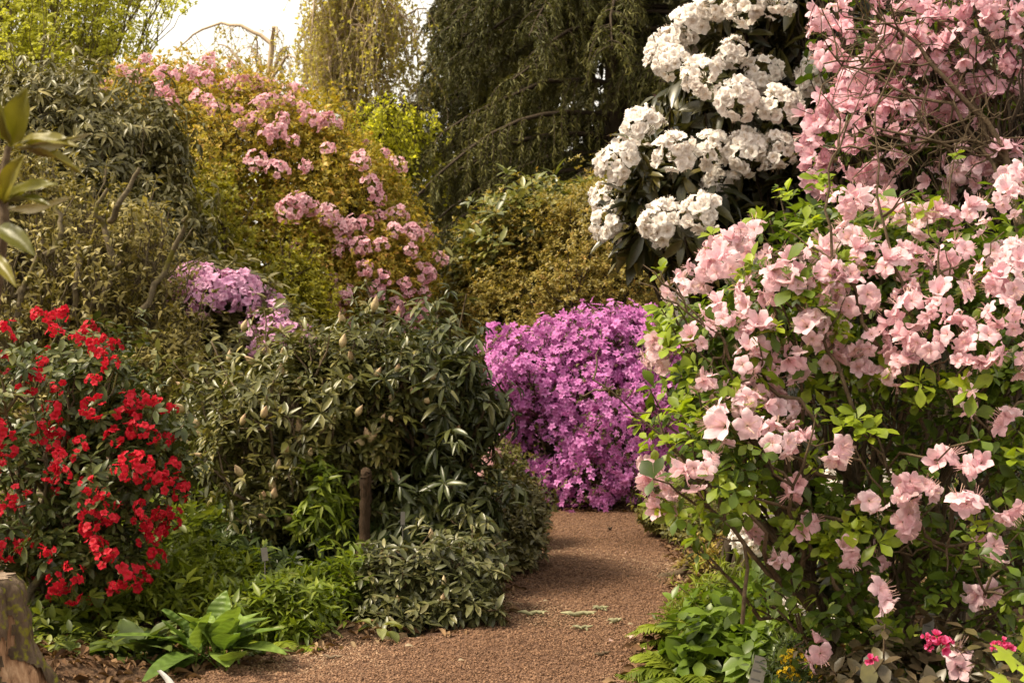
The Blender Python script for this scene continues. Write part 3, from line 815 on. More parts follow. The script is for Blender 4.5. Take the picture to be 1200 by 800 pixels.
# low green things round the foot of the magenta azalea
DKGREEN = leaf_mat('deep_green_leaf', [(0.016, 0.028, 0.008), (0.04, 0.06, 0.014), (0.075, 0.10, 0.022)], rough=.4, trans=.25, spec=.5)
shrub('dark_undershrub', 'low dark green shrub left of the magenta azalea foot', 'shrub', [(612, 575, 12.9, 40, 35, .35), (575, 585, 12.6, 40, 30, .3)], 420, dict(k=6, length=.11, width=.05, T=FULL, elev=(0, 50)), DKGREEN, twigs=60)
YGREEN = leaf_mat('yellow_green_leaf', [(0.06, 0.065, 0.015), (0.14, 0.13, 0.03), (0.22, 0.19, 0.05)], rough=.5, trans=.35)
sm, SB, SP, SA = shrub('small_azalea', 'small straggly azalea with a few pale pink flowers beside the path bend', 'azalea', [(575, 560, 10.6, 38, 48, .35), (600, 610, 10.5, 38, 45, .35), (560, 610, 10.5, 40, 45, .3)], 1300, dict(k=5, length=.055, width=.022, T=TINY, elev=(10, 60)), YGREEN, twigs=200)
PALE = petal_mat('pale_pink_petal', (0.5, 0.25, 0.2), (0.62, 0.36, 0.34), (0.70, 0.46, 0.45), (0.55, 0.25, 0.3))
pc = cluster_mesh('flower_cluster', PALE, 5, .075, .04, 80, 3, .3, FAR_FL)
place_clusters(sm, SB, pc, [(548, 563), (562, 558), (570, 545), (545, 575), (566, 572), (578, 535), (552, 550)], lift=.02)
for (nm, lb, bl, n, kw, mt) in [
    ('fringe_shrub', 'olive fringe shrub leaning over the left edge of the path', [(604, 625, 9.5, 32, 38, .3), (590, 660, 9.3, 38, 34, .3), (618, 600, 9.7, 20, 25, .2)], 900, dict(k=6, length=.075, width=.028, T=FULL, elev=(-10, 50)), DULL),
    ('edge_shrub', 'bright low shrub on the right edge of the path below the pink azalea', [(790, 605, 11.0, 40, 22, .3), (815, 625, 10.6, 35, 25, .3), (850, 610, 11, 50, 30, .3)], 700, dict(k=6, length=.075, width=.03, T=TINY, elev=(0, 50)), YGREEN),
    ('red_tipped_shrub', 'thin red tipped low shrub at the right path edge', [(815, 670, 9.2, 28, 18, .2), (840, 665, 9.1, 35, 25, .25)], 260, dict(k=5, length=.05, width=.02, T=TINY, elev=(10, 70)), BRONZE)]:
    shrub(nm, lb, 'shrub', bl, n, kw, mt, twigs=120)

# ------------------------------------------------------------------ left middle: two rhododendrons in bud, the red one, low ones by the path
MIDL = leaf_mat('budding_rhododendron_leaf', [(0.040, 0.045, 0.011), (0.085, 0.088, 0.022), (0.15, 0.142, 0.040), (0.30, 0.245, 0.085)], rough=.36, trans=.18, spec=.45)
BUDM = petal_mat('bud_scale', (0.30, 0.26, 0.08), (0.56, 0.44, 0.22), (0.66, 0.40, 0.28), (0.62, 0.54, 0.32), trans=.15)
BUDP = petal_mat('pink_bud', (0.35, 0.25, 0.08), (0.60, 0.18, 0.16), (0.66, 0.16, 0.20), (0.6, 0.4, 0.3), trans=.15)
def buds(root, P, A, n, length, mat, keep=None, name='flower_bud'):
    mb = MB()
    mb.inst(BUD, np.zeros((1, 3)), np.array([[1., 0, 0]]), np.array([[0, 1., 0]]), np.array([[0, 0, 1.]]), np.array([[length * .62, length * .62, length]]))
    me = mb.mesh(name, mat)
    sample_clusters(root, P, A, [me], n, name, (.7, 1.2), keep, lift=.02)
mid, DB, DP, DA = shrub('budding_rhododendron', 'wide olive rhododendron dotted with cream buds, around the wooden post', 'rhododendron',
    [(340, 470, 8.9, 70, 58, .6), (415, 455, 9.0, 70, 55, .6), (285, 530, 8.7, 50, 60, .5), (375, 545, 8.8, 70, 62, .5), (320, 600, 8.6, 45, 45, .4), (245, 480, 9.2, 40, 45, .4), (445, 520, 8.8, 35, 40, .4)],
    2300, dict(k=8, length=.095, width=.031, T=FULL, elev=(-10, 40), droop=.1, up=.6), MIDL, base_px=(350, 8.9), twigs=420,
    wood_kw=dict(stems=8, r0=.022, r1=.014, r2=.008, r3=.004, per=7, spread=.3, wob=.04), samp=dict(shell=(.55, 1.10), rough=.24, lscale=4.5, gap=.0, back=.35, low=.3, shoot=.13), bark=BARK_PALE, inner=.12)
buds(mid, DP, DA, 85, .095, BUDM)
BIGL = leaf_mat('big_rhododendron_leaf', [(0.022, 0.029, 0.009), (0.052, 0.064, 0.019), (0.095, 0.102, 0.032), (0.19, 0.175, 0.066)], rough=.34, trans=.15, spec=.45)
big, GB, GP, GA = shrub('dark_rhododendron', 'dark rhododendron with long glossy leaves and few pink buds left of the path', 'rhododendron',
    [(490, 455, 9.3, 75, 58, .6), (525, 490, 9.2, 52, 50, .5), (505, 545, 9.1, 50, 45, .4), (450, 425, 9.5, 55, 32, .5), (480, 600, 9.0, 55, 50, .4), (535, 630, 8.8, 48, 38, .35), (520, 585, 8.9, 58, 45, .4), (455, 640, 8.6, 45, 32, .3), (570, 480, 9.2, 25, 22, .25)],
    1150, dict(k=9, length=.135, width=.036, T=LONG, elev=(-25, 30), droop=.25, up=.55), BIGL, base_px=(505, 9.1), twigs=260,
    wood_kw=dict(stems=6, r0=.03, r1=.02, r2=.010, r3=.005, per=7, spread=.2), samp=dict(shell=(.6, 1.08), rough=.22, lscale=4.5, gap=-.05, back=.35, low=.4, shoot=.14), bark=BARK, inner=.2)
buds(big, GP, GA, 16, .07, BUDP)
low, WB_, WP, WA = shrub('low_rhododendron', 'low rhododendron with grey green leaves spilling onto the left path edge', 'rhododendron',
    [(500, 690, 7.8, 70, 45, .35), (545, 670, 8.1, 50, 48, .35), (455, 690, 7.7, 45, 42, .3), (530, 715, 7.6, 50, 30, .25), (470, 725, 7.45, 55, 24, .22)],
    950, dict(k=8, length=.09, width=.030, T=FULL, elev=(-15, 35), droop=.15, up=.55), leaf_mat('low_rhododendron_leaf', [(0.03, 0.034, 0.011), (0.07, 0.076, 0.026), (0.125, 0.125, 0.046), (0.22, 0.195, 0.078)], rough=.36, trans=.15, spec=.45), base_px=(500, 7.8), twigs=200,
    wood_kw=dict(stems=6, r0=.014, r1=.01, r2=.006, r3=.003, per=6, spread=.2), samp=dict(shell=(.6, 1.06), rough=.18, lscale=5, gap=-.3, back=.4, shoot=.06))
buds(low, WP, WA, 16, .06, BUDM)

RED = petal_mat('red_petal', (0.64, 0.09, 0.06), (0.70, 0.012, 0.034), (0.82, 0.035, 0.07), (0.46, 0.005, 0.020), trans=.35, rough=.5)
REDL = leaf_mat('red_rhododendron_leaf', [(0.026, 0.036, 0.009), (0.062, 0.078, 0.02), (0.11, 0.125, 0.034), (0.21, 0.20, 0.065)], rough=.38, trans=.2, spec=.35)
red, RB, RP, RA = shrub('red_rhododendron', 'rhododendron covered in bright red flower heads above the tree stump', 'rhododendron',
    [(50, 470, 7.6, 85, 95, .6), (120, 470, 7.5, 55, 75, .45), (135, 560, 7.4, 72, 75, .5), (40, 580, 7.5, 85, 95, .55), (110, 640, 7.3, 75, 60, .4), (165, 510, 7.4, 28, 45, .25)],
    1050, dict(k=7, length=.085, width=.036, T=FULL, elev=(-20, 40), droop=.1, up=.55), REDL, base_px=(60, 7.5), twigs=350,
    wood_kw=dict(stems=7, r0=.026, r1=.016, r2=.008, r3=.004, per=7, spread=.2, wob=.04), samp=dict(shell=(.6, 1.08), rough=.18, lscale=4, gap=-.25, back=.4), bark=BARK_MOSS)
rc = cluster_mesh('flower_head', RED, 9, .085, .032, 95, 6, .55, MID_FL)
rpix = [(82,405),(110,415),(125,432),(45,430),(38,446),(75,456),(4,430),(30,452),(107,449),(57,481),(108,477),(144,470),(164,475),(181,479),(140,492),(45,505),(57,515),(10,517),(5,500),(158,505),(169,510),(185,514),(131,520),(99,527),(150,545),(162,548),(192,550),(79,542),(69,555),(82,557),(105,567),(120,580),(137,556),(165,560),(182,565),(202,573),(22,580),(9,592),(2,551),(104,592),(127,596),(162,595),(180,597),(110,612),(165,605),(205,608),(175,627),(167,637),(175,652),(112,640),(120,648),(10,637),(37,641),(61,647),(85,667),(70,677),(85,687),(132,680),(156,672),(141,669),(39,704),(54,706),(112,707),(45,378),(67,378),(100,392),(12,395),(62,398),(92,400),(118,425),(48,498),(62,500)]
place_clusters(red, RB, rc, [(a, b, random.uniform(.55, .95)) for a, b in rpix], 'flower_head', lift=.04)
sample_clusters(red, RP, RA, rc, 24, 'flower_head', (.35, .6), lift=.03)

# ------------------------------------------------------------------ right: white rhododendron behind, pink azaleas in front
WL = leaf_mat('white_rhododendron_leaf', [(0.012, 0.016, 0.006), (0.032, 0.034, 0.012), (0.07, 0.062, 0.018), (0.15, 0.12, 0.025)], rough=.32, trans=.15, spec=.55)
wht, HB, HP, HA = shrub('white_rhododendron', 'tall rhododendron with big white flower trusses and dark leaves', 'rhododendron',
    [(835, 140, 7.8, 75, 85, .7), (780, 215, 7.6, 62, 60, .5), (880, 40, 7.9, 65, 80, .7), (900, 190, 7.8, 95, 110, .7), (840, 285, 7.5, 85, 70, .6), (910, -60, 8.0, 85, 90, .7), (900, 340, 7.6, 80, 80, .6), (755, 250, 7.5, 35, 50, .3), (960, 100, 8.1, 90, 150, .7), (930, 560, 7.4, 90, 170, .5)],
    1150, dict(k=8, length=.19, width=.062, T=LONG, elev=(-45, 15), droop=.35, up=.5), WL, base_px=(880, 7.9), twigs=400,
    wood_kw=dict(stems=7, r0=.04, r1=.025, r2=.012, r3=.005, per=8, spread=.2), samp=dict(shell=(.6, 1.04), rough=.1, lscale=3.2, gap=-.9, back=.4), bark=BARK_DARK)
WHT = petal_mat('white_petal', (0.70, 0.52, 0.30), (0.90, 0.85, 0.79), (0.96, 0.94, 0.91), (0.95, 0.89, 0.86), trans=.45)
wc = cluster_mesh('flower_truss', WHT, 30, .135, .045, 112, 7, .38, RUF_FL)
wpix = [(830,28,1.15),(852,6),(906,6),(790,62,1.15),(800,82),(830,97,1.25),(860,118),(760,163,1.1),(741,195,1.1),(790,188),(823,185,1.05),(895,75,1.25),(916,135,1.1),(948,105,1.15),(713,232),(720,262,1.15),(790,266,1.3),(828,258,1.05),(852,213),(884,180,1.1),(912,178),(884,8),(932,75),(778,78),(870,55,.9),(945,250,.9),(800,362,.9),(860,300,.9),(850,-20),(910,-30)]
place_clusters(wht, HB, wc, wpix, 'flower_truss', lift=.07, bias=(-.1, -.35, .4), scale=(.68, .92))
for (a, b, s, dd) in [(885, 592, .8, 6.7), (877, 626, .75, 6.7), (930, 712, .65, 6.5), (960, 735, .6, 6.6), (1040, 560, .7, 6.8), (1020, 590, .8, 6.9), (985, 560, .7, 6.8)]:
    put('flower_truss', random.choice(wc), wht, W(a, b, dd), unit(np.array([-.2, -1, .4])), s)

AZL = leaf_mat('azalea_leaf', [(0.035, 0.06, 0.008), (0.08, 0.13, 0.014), (0.13, 0.19, 0.022), (0.24, 0.31, 0.03)], rough=.42, trans=.4, spec=.4, noise=15)
AZP = petal_mat('azalea_petal', (0.66, 0.50, 0.28), (0.86, 0.61, 0.68), (0.95, 0.80, 0.84), (0.85, 0.50, 0.58), trans=.4)
AZQ = petal_mat('deep_pink_petal', (0.66, 0.44, 0.30), (0.86, 0.57, 0.66), (0.94, 0.74, 0.80), (0.82, 0.43, 0.54), trans=.4)
UB = dict(stems=7, r0=.03, r1=.02, r2=.008, r3=.003, per=6, spread=.2, wob=.05, reach=.6)
up_, UB_, UP_, UA_ = shrub('tall_azalea', 'tall deep pink azalea full of bare dark twigs behind the pale azalea', 'azalea',
    [(1060, 90, 6.9, 95, 95, .6), (1150, 50, 6.7, 100, 95, .6), (1000, 60, 7.0, 55, 65, .5), (1150, 190, 6.8, 110, 90, .6), (1020, 170, 6.8, 65, 65, .5), (1230, 100, 6.7, 90, 150, .6), (1080, -50, 6.9, 130, 80, .6), (1100, 300, 6.8, 120, 90, .5)],
    520, dict(k=5, length=.075, width=.055, T=OBOV, elev=(5, 45), up=.5), AZL, base_px=(1140, 6.8), twigs=500, wood_kw=UB, samp=dict(shell=(.45, 1.08), rough=.15, lscale=3.5, gap=None, back=.5), bark=BARK_DARK, inner=.1)
ac = cluster_mesh('flower_cluster', AZQ, 7, .125, .058, 90, 6, .4, BIG_FL)
upix = [(960,35),(975,62),(1000,40),(1030,60),(1050,80),(1035,110),(1000,100),(980,110),(1020,140),(990,150),(950,180),(930,205),(960,200),(1000,190),(1040,190),(1070,20),(1100,30),(1120,10),(1150,40),(1180,60),(1160,100),(1100,70),(1130,90),(1180,20),(1010,10),(1050,10),(975,15),(1085,95),(1060,130),(1110,115),(1140,130),(1185,100),(1195,40),(1060,45),(1090,5),(1160,5),(1015,85),(1045,150),(1075,165),(985,130),(960,150),(1125,60),(1170,80),(1085,60),(1010,165),(1120,190),(1150,215),(1090,215),(1030,215),(1180,180)]
place_clusters(up_, UB_, ac, [(a, b, random.uniform(.65, 1.05)) for a, b in upix], jitter=9, lift=.0, bias=(-.1, -.6, .25))
# its bare crossing twigs
tb = MB()
def px_tube(L, d, r0, r1, K=12, wob=.008):
    dd = np.linspace(d, d + rng.uniform(-.15, .25), len(L))
    p = np.array([W(a, b, z) for (a, b), z in zip(L, dd)]); t = np.linspace(0, len(L) - 1, K)
    q = np.stack([np.interp(t, np.arange(len(L)), p[:, i]) for i in range(3)], 1) + rng.normal(0, wob, (K, 3))
    q[0] = p[0]; q[-1] = p[-1]
    return q, np.linspace(r0, r1, K)
mains = [[(1215, 330), (1190, 230), (1165, 150), (1120, 110), (1085, 60), (1050, 35), (1015, 0)], [(1200, 300), (1172, 200), (1150, 135), (1112, 75), (1100, 20), (1110, -20)], [(1205, 320), (1185, 200), (1168, 110), (1170, 50), (1160, 0)], [(1195, 280), (1170, 200), (1160, 140), (1180, 80), (1200, 40)], [(1205, 240), (1160, 170), (1090, 165), (1030, 150), (1000, 145)], [(1200, 195), (1140, 175), (1080, 168), (1010, 180), (965, 170)],
         [(1225, 220), (1190, 120), (1150, 60), (1120, 20), (1105, -10)], [(1180, 240), (1140, 130), (1100, 110), (1040, 40), (990, 35)], [(1175, 230), (1120, 120), (1060, 110), (1000, 75), (965, 75)], [(1210, 60), (1150, 30), (1100, 25)], [(1170, 260), (1100, 160), (1060, 100), (1030, 60), (1025, 20)]]
for i, L in enumerate(mains):
    q, r = px_tube(L, 6.15 + .05 * (i % 4), .018 if i < 2 else .009, .004, wob=.014)
    tb.tubes(q[None], r[None], 6)
    for k in range(16):
        j = rng.integers(2, 11); s = q[j]; e = s + np.array([rng.normal(0, .14), rng.normal(0, .08), rng.normal(.02, .13)])
        tb.tubes(curve(s[None], e[None], 5, 0, .06), np.linspace(.005, .0022, 5)[None], 4)
        for _ in range(2):
            e2_ = e + rng.normal(0, .08, 3); tb.tubes(curve(e[None], e2_[None], 4, 0, .06), np.linspace(.0028, .0016, 4)[None], 3)
tb.build('bare_twigs', BARK, up_)

az, ZB, ZP, ZA = shrub('pale_azalea', 'large pale pink azalea with fresh green leaves overhanging the right of the path', 'azalea',
    [(900, 370, 5.6, 85, 85, .5), (1000, 370, 5.7, 100, 90, .55), (1110, 400, 5.5, 110, 110, .6), (835, 420, 5.5, 60, 90, .4), (850, 540, 5.3, 80, 75, .4), (980, 540, 5.6, 130, 110, .6), (1120, 580, 5.5, 120, 130, .6), (960, 690, 5.4, 80, 85, .4), (1100, 730, 5.5, 140, 100, .5), (1190, 480, 5.5, 80, 160, .6), (1200, 300, 5.6, 70, 80, .5), (1090, 290, 5.8, 100, 60, .5), (960, 275, 5.9, 70, 50, .4)],
    1700, dict(k=5, length=.078, width=.047, T=OBOV, elev=(0, 40), up=.65, tip_rnd=.8), AZL, base_px=(1020, 5.7), twigs=600,
    wood_kw=dict(stems=9, r0=.026, r1=.014, r2=.006, r3=.003, per=7, spread=.15, wob=.04, reach=.5), samp=dict(shell=(.5, 1.08), rough=.2, lscale=4, gap=-.4, back=.45), bark=BARK, inner=.35)
zc = cluster_mesh('flower_cluster', AZP, 7, .11, .052, 90, 7, .42, BIG_FL)
zs = cluster_mesh('flower_cluster', AZP, 3, .075, .052, 60, 5, .4, BIG_FL)
zpix = [(825,300),(860,320),(815,318),(895,288),(940,295),(800,352),(850,375),(880,355),(930,330),(900,395),(960,320),(1000,325),(860,415),(790,405),(768,418),(820,395),(950,375),(1010,305),(1065,320),(1040,330),(1070,372),(1100,378),(1130,392),(1170,350),(1190,330),(1150,405),(1080,405),(1030,390),(990,398),(960,420),(905,450),(880,480),(868,500),(930,455),(890,528),(925,520),(770,555),(800,560),(790,585),(830,545),(860,470),(1105,270),(1135,262),(1185,242),(1060,255),(1030,240),(985,240),(870,290),(910,315),(975,345),(905,345),(1010,360),(980,375),(1055,345),(925,415),(880,440),(840,440),(1190,385),(1165,380),(1120,345),(1010,420),(1055,420),(1130,425),(900,485),(845,300),(945,345),(875,400),(1000,285),(975,285),(1085,262),(1120,302),(1160,292),(1015,262),(1150,330),(1195,290)]
place_clusters(az, ZB, zc, [(a, b, random.uniform(.6, .92) * (1.08 if b > 430 else 1)) for a, b in zpix], jitter=9, lift=.03, bias=(-.15, -.5, .2))
place_clusters(az, ZB, zs, [(940,566),(1050,577),(1090,577),(1112,548),(1145,548),(1132,466),(1192,420),(1193,502),(925,662),(985,655),(955,755),(1145,700),(1120,770),(1020,585),(978,530),(1060,560),(1175,155),(1197,118),(1168,150),(950,610),(1130,590),(1015,700),(895,610),(1070,610),(1180,590),(1040,650),(1160,640)], jitter=3, lift=.03, bias=(-.1, -.9, .2), name='blossom')
# bright new leaf shoots at its tips
NEWL = leaf_mat('new_leaf', [(0.15, 0.21, 0.014), (0.24, 0.32, 0.022), (0.36, 0.42, 0.035)], rough=.42, trans=.45)
npx = [(885,250),(962,155),(845,290),(745,350),(750,380),(765,395),(790,385),(808,400),(840,470),(870,485),(785,505),(800,525),(820,515),(780,600),(770,590),(760,545),(850,455),(1000,270),(1090,262),(1065,265),(990,500),(1010,510),(1020,505),(960,540),(940,440),(905,380),(1045,740),(1020,610),(985,620),(975,640),(1000,330),(920,500),(880,430),(945,155),(790,395),(755,360),(735,385),(815,430),(830,585),(810,490),(835,500),(775,520),(1090,60),(985,50),(1010,55),(1085,75),(1190,540),(1150,620),(1140,440),(1060,480),(1050,440),(1085,440),(1010,430)]
lit = ZP[(ZP[:, 0] < 1.35) & (ZA[:, 1] < .2) & (ZP[:, 2] > .7)]
npx = npx + [tuple(x) for x in pix_of(lit[rng.permutation(len(lit))[:30]])]
for a, b in npx:
    p, n = hit(ZB, a, b)
    nn = 3
    q = p + rng.normal(0, .02, (nn, 3)) + n * .05
    nb = MB(); whorls(nb, q, np.tile(unit(n + np.array([-.1, -.2, .8])), (nn, 1)), 5, .078, .044, OBOV, (5, 50), up=.5, tip_rnd=.3)
    nb.build('leaf_shoot', NEWL, az)
nb = MB()
for L in [[(1040, 420), (990, 330), (965, 240), (985, 140)], [(1000, 480), (960, 390), (920, 350), (905, 300)], [(1060, 460), (1060, 340), (1030, 250), (1025, 130)], [(960, 500), (870, 430), (830, 390), (790, 330)], [(980, 560), (900, 520), (870, 450), (850, 400)], [(990, 610), (890, 590), (820, 560), (775, 500)], [(870, 730), (880, 640), (830, 560), (740, 480), (695, 445)], [(1200, 620), (1120, 640), (1040, 590), (1000, 520)], [(1210, 300), (1150, 330), (1100, 320)], [(1000, 720), (960, 650), (930, 600), (920, 560)], [(1190, 670), (1100, 640), (1030, 650)], [(1210, 470), (1150, 490), (1110, 470), (1090, 430)]]:
    q, r = px_tube(L, 5.15, .008, .003, wob=.014); nb.tubes(q[None], r[None], 6)
    for k in range(7):
        j = rng.integers(3, 12); e = q[j] + np.array([rng.normal(0, .1), rng.normal(0, .06), rng.normal(.06, .09)])
        nb.tubes(curve(q[j][None], e[None], 5, 0, .05), np.linspace(.005, .002, 5)[None], 4)
nb.build('bare_twigs', BARK, az)

# dense evergreen wall of leaves behind the right hand shrubs
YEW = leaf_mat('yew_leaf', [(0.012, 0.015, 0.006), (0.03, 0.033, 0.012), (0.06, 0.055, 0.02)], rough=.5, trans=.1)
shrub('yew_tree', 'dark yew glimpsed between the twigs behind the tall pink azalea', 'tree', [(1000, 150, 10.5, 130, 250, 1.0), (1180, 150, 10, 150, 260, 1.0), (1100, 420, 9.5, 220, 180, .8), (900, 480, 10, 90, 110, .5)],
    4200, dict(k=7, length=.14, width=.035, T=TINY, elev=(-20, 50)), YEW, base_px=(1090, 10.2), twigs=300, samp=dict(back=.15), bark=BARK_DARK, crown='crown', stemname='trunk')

# ------------------------------------------------------------------ herbs, ferns and ground cover
def gpt(px, py):
    d = H * F / (py - 400)
    return np.array([(px - 600) / F * d, d, max(0.0, float(ground_z(np.array([(px - 600) / F * d]), np.array([d]))[0]))])

def blade_T(n=12, arch=.55, fold=.14, stalk=.0, pw=.7):
    """a broad leaf: optional narrow stalk, blunt oval blade, raised edges, side ribs"""
    v, f, u = [], [], []
    for i in range(n):
        t = i / (n - 1)
        q = max(0.0, (t - stalk) / (1 - stalk))
        w = max(.035 if t < .99 else .012, .5 * math.sin(math.pi * min(.985, q) ** .85) ** pw)
        z = -arch * t * t
        for s in (-1, -.5, 0, .5, 1):
            v.append([t * (1 - .18 * arch * t), s * w, z + fold * abs(s) * w * 2 + (.022 * math.sin(13 * t + 5 * s) + (.012 if abs(s) == .5 else 0)) * (w > .05)]); u.append(t)
    for i in range(n - 1):
        for j in range(4):
            k = i * 5 + j; f.append((k, k + 1, k + 6, k + 5))
    return np.array(v, float), f, np.array(u, float)
BLADE = blade_T(13, .5, .12, .22)

def rosette(name, label, base, k, length, width, mat, elev=(20, 80), cat='plant', T=None, group=None, part='leaf', loose=.02):
    root = thing(name, label, cat, base, group)
    for i in range(k):
        az = 2.4 * i + random.uniform(-.3, .3); el = R(elev[1] + (elev[0] - elev[1]) * (i / max(1, k - 1)) + random.uniform(-8, 8))
        D = np.array([[math.cos(az) * math.cos(el), math.sin(az) * math.cos(el), math.sin(el)]])
        Y = unit(np.cross(np.array([[0, 0, 1.0]]), D)); Z = np.cross(D, Y)
        ml = length * random.uniform(.62, 1.12)
        m = MB(); m.inst(random.choice(T) if T else BLADE, np.array([base]) + D * .02 + rng.normal(0, loose, (1, 3)) * [1, 1, 0], D, Y, Z, np.array([[ml, width * random.uniform(.85, 1.15), ml]]), np.array([random.random()]))
        m.build(part, mat, root)
    return root

HOSTA = leaf_mat('broad_leaf', [(0.09, 0.15, 0.028), (0.15, 0.23, 0.04), (0.24, 0.33, 0.075)], rough=.45, trans=.3, spec=.35, noise=14, veins=70)
b = gpt(248, 782)
rosette('broad_leaf_plant', 'lush rosette of broad upright green leaves by the left path edge', b, 34, .29, .135, HOSTA, (50, 88), T=[blade_T(16, a_, .10, .34, .62) for a_ in (.15, .4, .7, 1.0, 1.25)], loose=.07)
HERB = leaf_mat('herb_leaf', [(0.03, 0.05, 0.012), (0.065, 0.095, 0.024), (0.12, 0.16, 0.04)], rough=.4, trans=.3, noise=9)
rosette('dark_leaf_plant', 'darker low plant of pointed leaves between the stump and the broad leaf plant', gpt(165, 780), 24, .24, .12, HERB, (5, 70))
rosette('small_leaf_plant', 'small dark rosette of leaves directly beside the stump', gpt(118, 772), 14, .17, .09, HERB, (5, 60))
LIT = leaf_mat('variegated_leaf', [(0.10, 0.12, 0.04), (0.17, 0.19, 0.06), (0.24, 0.25, 0.09)], rough=.4, trans=.3, noise=20)
rosette('pale_leaf_seedling', 'seedling with six pale green oval leaves below the low rhododendron', gpt(443, 752) + [0, 0, .06], 7, .13, .055, LIT, (-15, 35))

def herb(name, label, bl, n, kw, mat, cat='plant', twigs=90, stem=None, group=None, **k):
    return shrub(name, label, cat, bl, n, kw, mat, twigs=twigs, stemname='stems', bark=stem or HERBSTEM, inner=.25, samp=dict(shell=(.35, 1.05), rough=.2, lscale=6, gap=-.7, back=.6, zmin=.02),
                 wood_kw=dict(stems=10, r0=.006, r1=.005, r2=.003, r3=.002, per=5, spread=.18, wob=.03, sides=4), group=group, **k)
HERBSTEM = rough_mat('green_stem', [(0.3, (0.06, 0.07, 0.02)), (0.7, (0.12, 0.12, 0.04))], 20, bump=0)
BRIGHT = leaf_mat('bright_herb_leaf', [(0.05, 0.08, 0.008), (0.11, 0.155, 0.014), (0.18, 0.23, 0.022), (0.29, 0.32, 0.04)], rough=.42, trans=.38, noise=10)
herb('leafy_herb', 'bright green leafy clump under the wooden post at the left path edge',
     [(340, 700, 7.4, 55, 32, .3), (390, 690, 7.6, 50, 30, .3), (310, 725, 7.2, 40, 26, .25), (360, 730, 7.2, 50, 25, .25), (420, 690, 7.7, 40, 22, .25)], 1000, dict(k=5, length=.095, width=.03, T=LANCE, elev=(-10, 55), droop=.15, up=.7), BRIGHT)
herb('yellow_green_herb', 'yellow green fresh shoots behind the broad leaf plant',
     [(215, 660, 7.9, 40, 30, .3), (255, 670, 7.9, 45, 28, .3), (200, 690, 7.5, 50, 25, .25), (270, 700, 7.4, 40, 22, .25), (160, 700, 7.5, 45, 25, .3)], 800, dict(k=5, length=.085, width=.028, T=LANCE, elev=(0, 65), up=.6), leaf_mat('fresh_herb_leaf', [(0.07, 0.10, 0.01), (0.16, 0.20, 0.018), (0.29, 0.33, 0.04)], rough=.42, trans=.4, noise=10))
herb('undergrowth_herb', 'mid green plants growing beneath the red flowering shrub',
     [(60, 700, 7.7, 70, 30, .3), (110, 720, 7.3, 60, 25, .3), (90, 650, 8.0, 70, 40, .3), (190, 630, 8.6, 60, 35, .3), (250, 620, 9.2, 60, 40, .3)], 560, dict(k=5, length=.11, width=.045, T=FULL, elev=(0, 55), up=.6), leaf_mat('undergrowth_leaf', [(0.06, 0.085, 0.012), (0.13, 0.165, 0.02), (0.24, 0.27, 0.045)], rough=.42, trans=.4, noise=10))
herb('post_herb', 'bright curled fern like shoots in front of the wooden post',
     [(385, 560, 8.3, 20, 22, .15), (392, 585, 8.3, 22, 25, .15), (370, 605, 8.3, 40, 30, .2)], 110, dict(k=6, length=.11, width=.032, T=LANCE, elev=(-30, 60), droop=.35), BRIGHT, base_px=(395, 8.3), twigs=30)
herb('shaded_herb', 'dark low leaves filling the gap behind the leafy clump',
     [(330, 650, 8.4, 70, 30, .3), (270, 640, 8.8, 60, 30, .3), (420, 640, 8.6, 40, 25, .25), (470, 640, 8.5, 40, 30, .25)], 420, dict(k=6, length=.10, width=.036, T=FULL, elev=(0, 50)), HERB)
herb('edge_herb', 'low bright leafy plant with rounded leaves at the right path corner',
     [(855, 745, 6.5, 55, 32, .25), (890, 770, 6.2, 55, 30, .25), (820, 770, 6.4, 45, 22, .22), (880, 720, 6.8, 50, 25, .25)], 420, dict(k=5, length=.11, width=.062, T=FULL, elev=(-10, 50), droop=.15, up=.7), leaf_mat('edge_herb_leaf', [(0.06, 0.10, 0.012), (0.12, 0.185, 0.02), (0.21, 0.29, 0.045)], rough=.36, trans=.35, noise=9), base_px=(860, 6.5))
herb('grassy_herb', 'fine feathery light green plant behind the round leaved one on the right',
     [(850, 705, 7.2, 45, 22, .25), (890, 695, 7.3, 40, 25, .25), (820, 725, 7.0, 35, 16, .2)], 520, dict(k=6, length=.09, width=.014, T=TINY, elev=(10, 75)), leaf_mat('feathery_leaf', [(0.09, 0.12, 0.012), (0.18, 0.22, 0.022), (0.30, 0.34, 0.05)], rough=.5, trans=.4, noise=10))

def fern(name, label, base, n, length, mat, elev=(15, 60), azr=(0, 6.28), group=None):
    root = thing(name, label, 'fern', base, group)
    for i in range(n):
        az = random.uniform(*azr); el = R(random.uniform(*elev)); L = length * random.uniform(.75, 1.15)
        t = np.linspace(0, 1, 22)
        out = np.array([math.cos(az), math.sin(az), 0]); 
        ax = np.array(base)[None] + out[None] * (L * math.cos(el) * t)[:, None] + np.array([0, 0, 1.0])[None] * (L * (math.sin(el) * t - .55 * t * t))[:, None]
        ax[:, 2] = np.maximum(ax[:, 2], .015)
        m = MB(); m.tubes(ax[None], np.linspace(.003, .001, 22)[None], 4)
        tg = unit(np.gradient(ax, axis=0)); side = unit(np.cross(tg, [0, 0, 1.0])); nn = np.cross(side, tg)
        pl = L * .30 * np.sin(np.pi * (t * .9 + .08)) ** .8
        for s in (-1, 1):
            D = unit(side * s + tg * .45 + rng.normal(0, .06, tg.shape)); Y = unit(np.cross(nn, D)); Z = np.cross(D, Y)
            m.inst(LANCE, ax[2:], D[2:], Y[2:], Z[2:], np.stack([pl, pl * .30, pl], 1)[2:], np.full(20, random.random()))
        m.build('frond', mat, root)
    return root
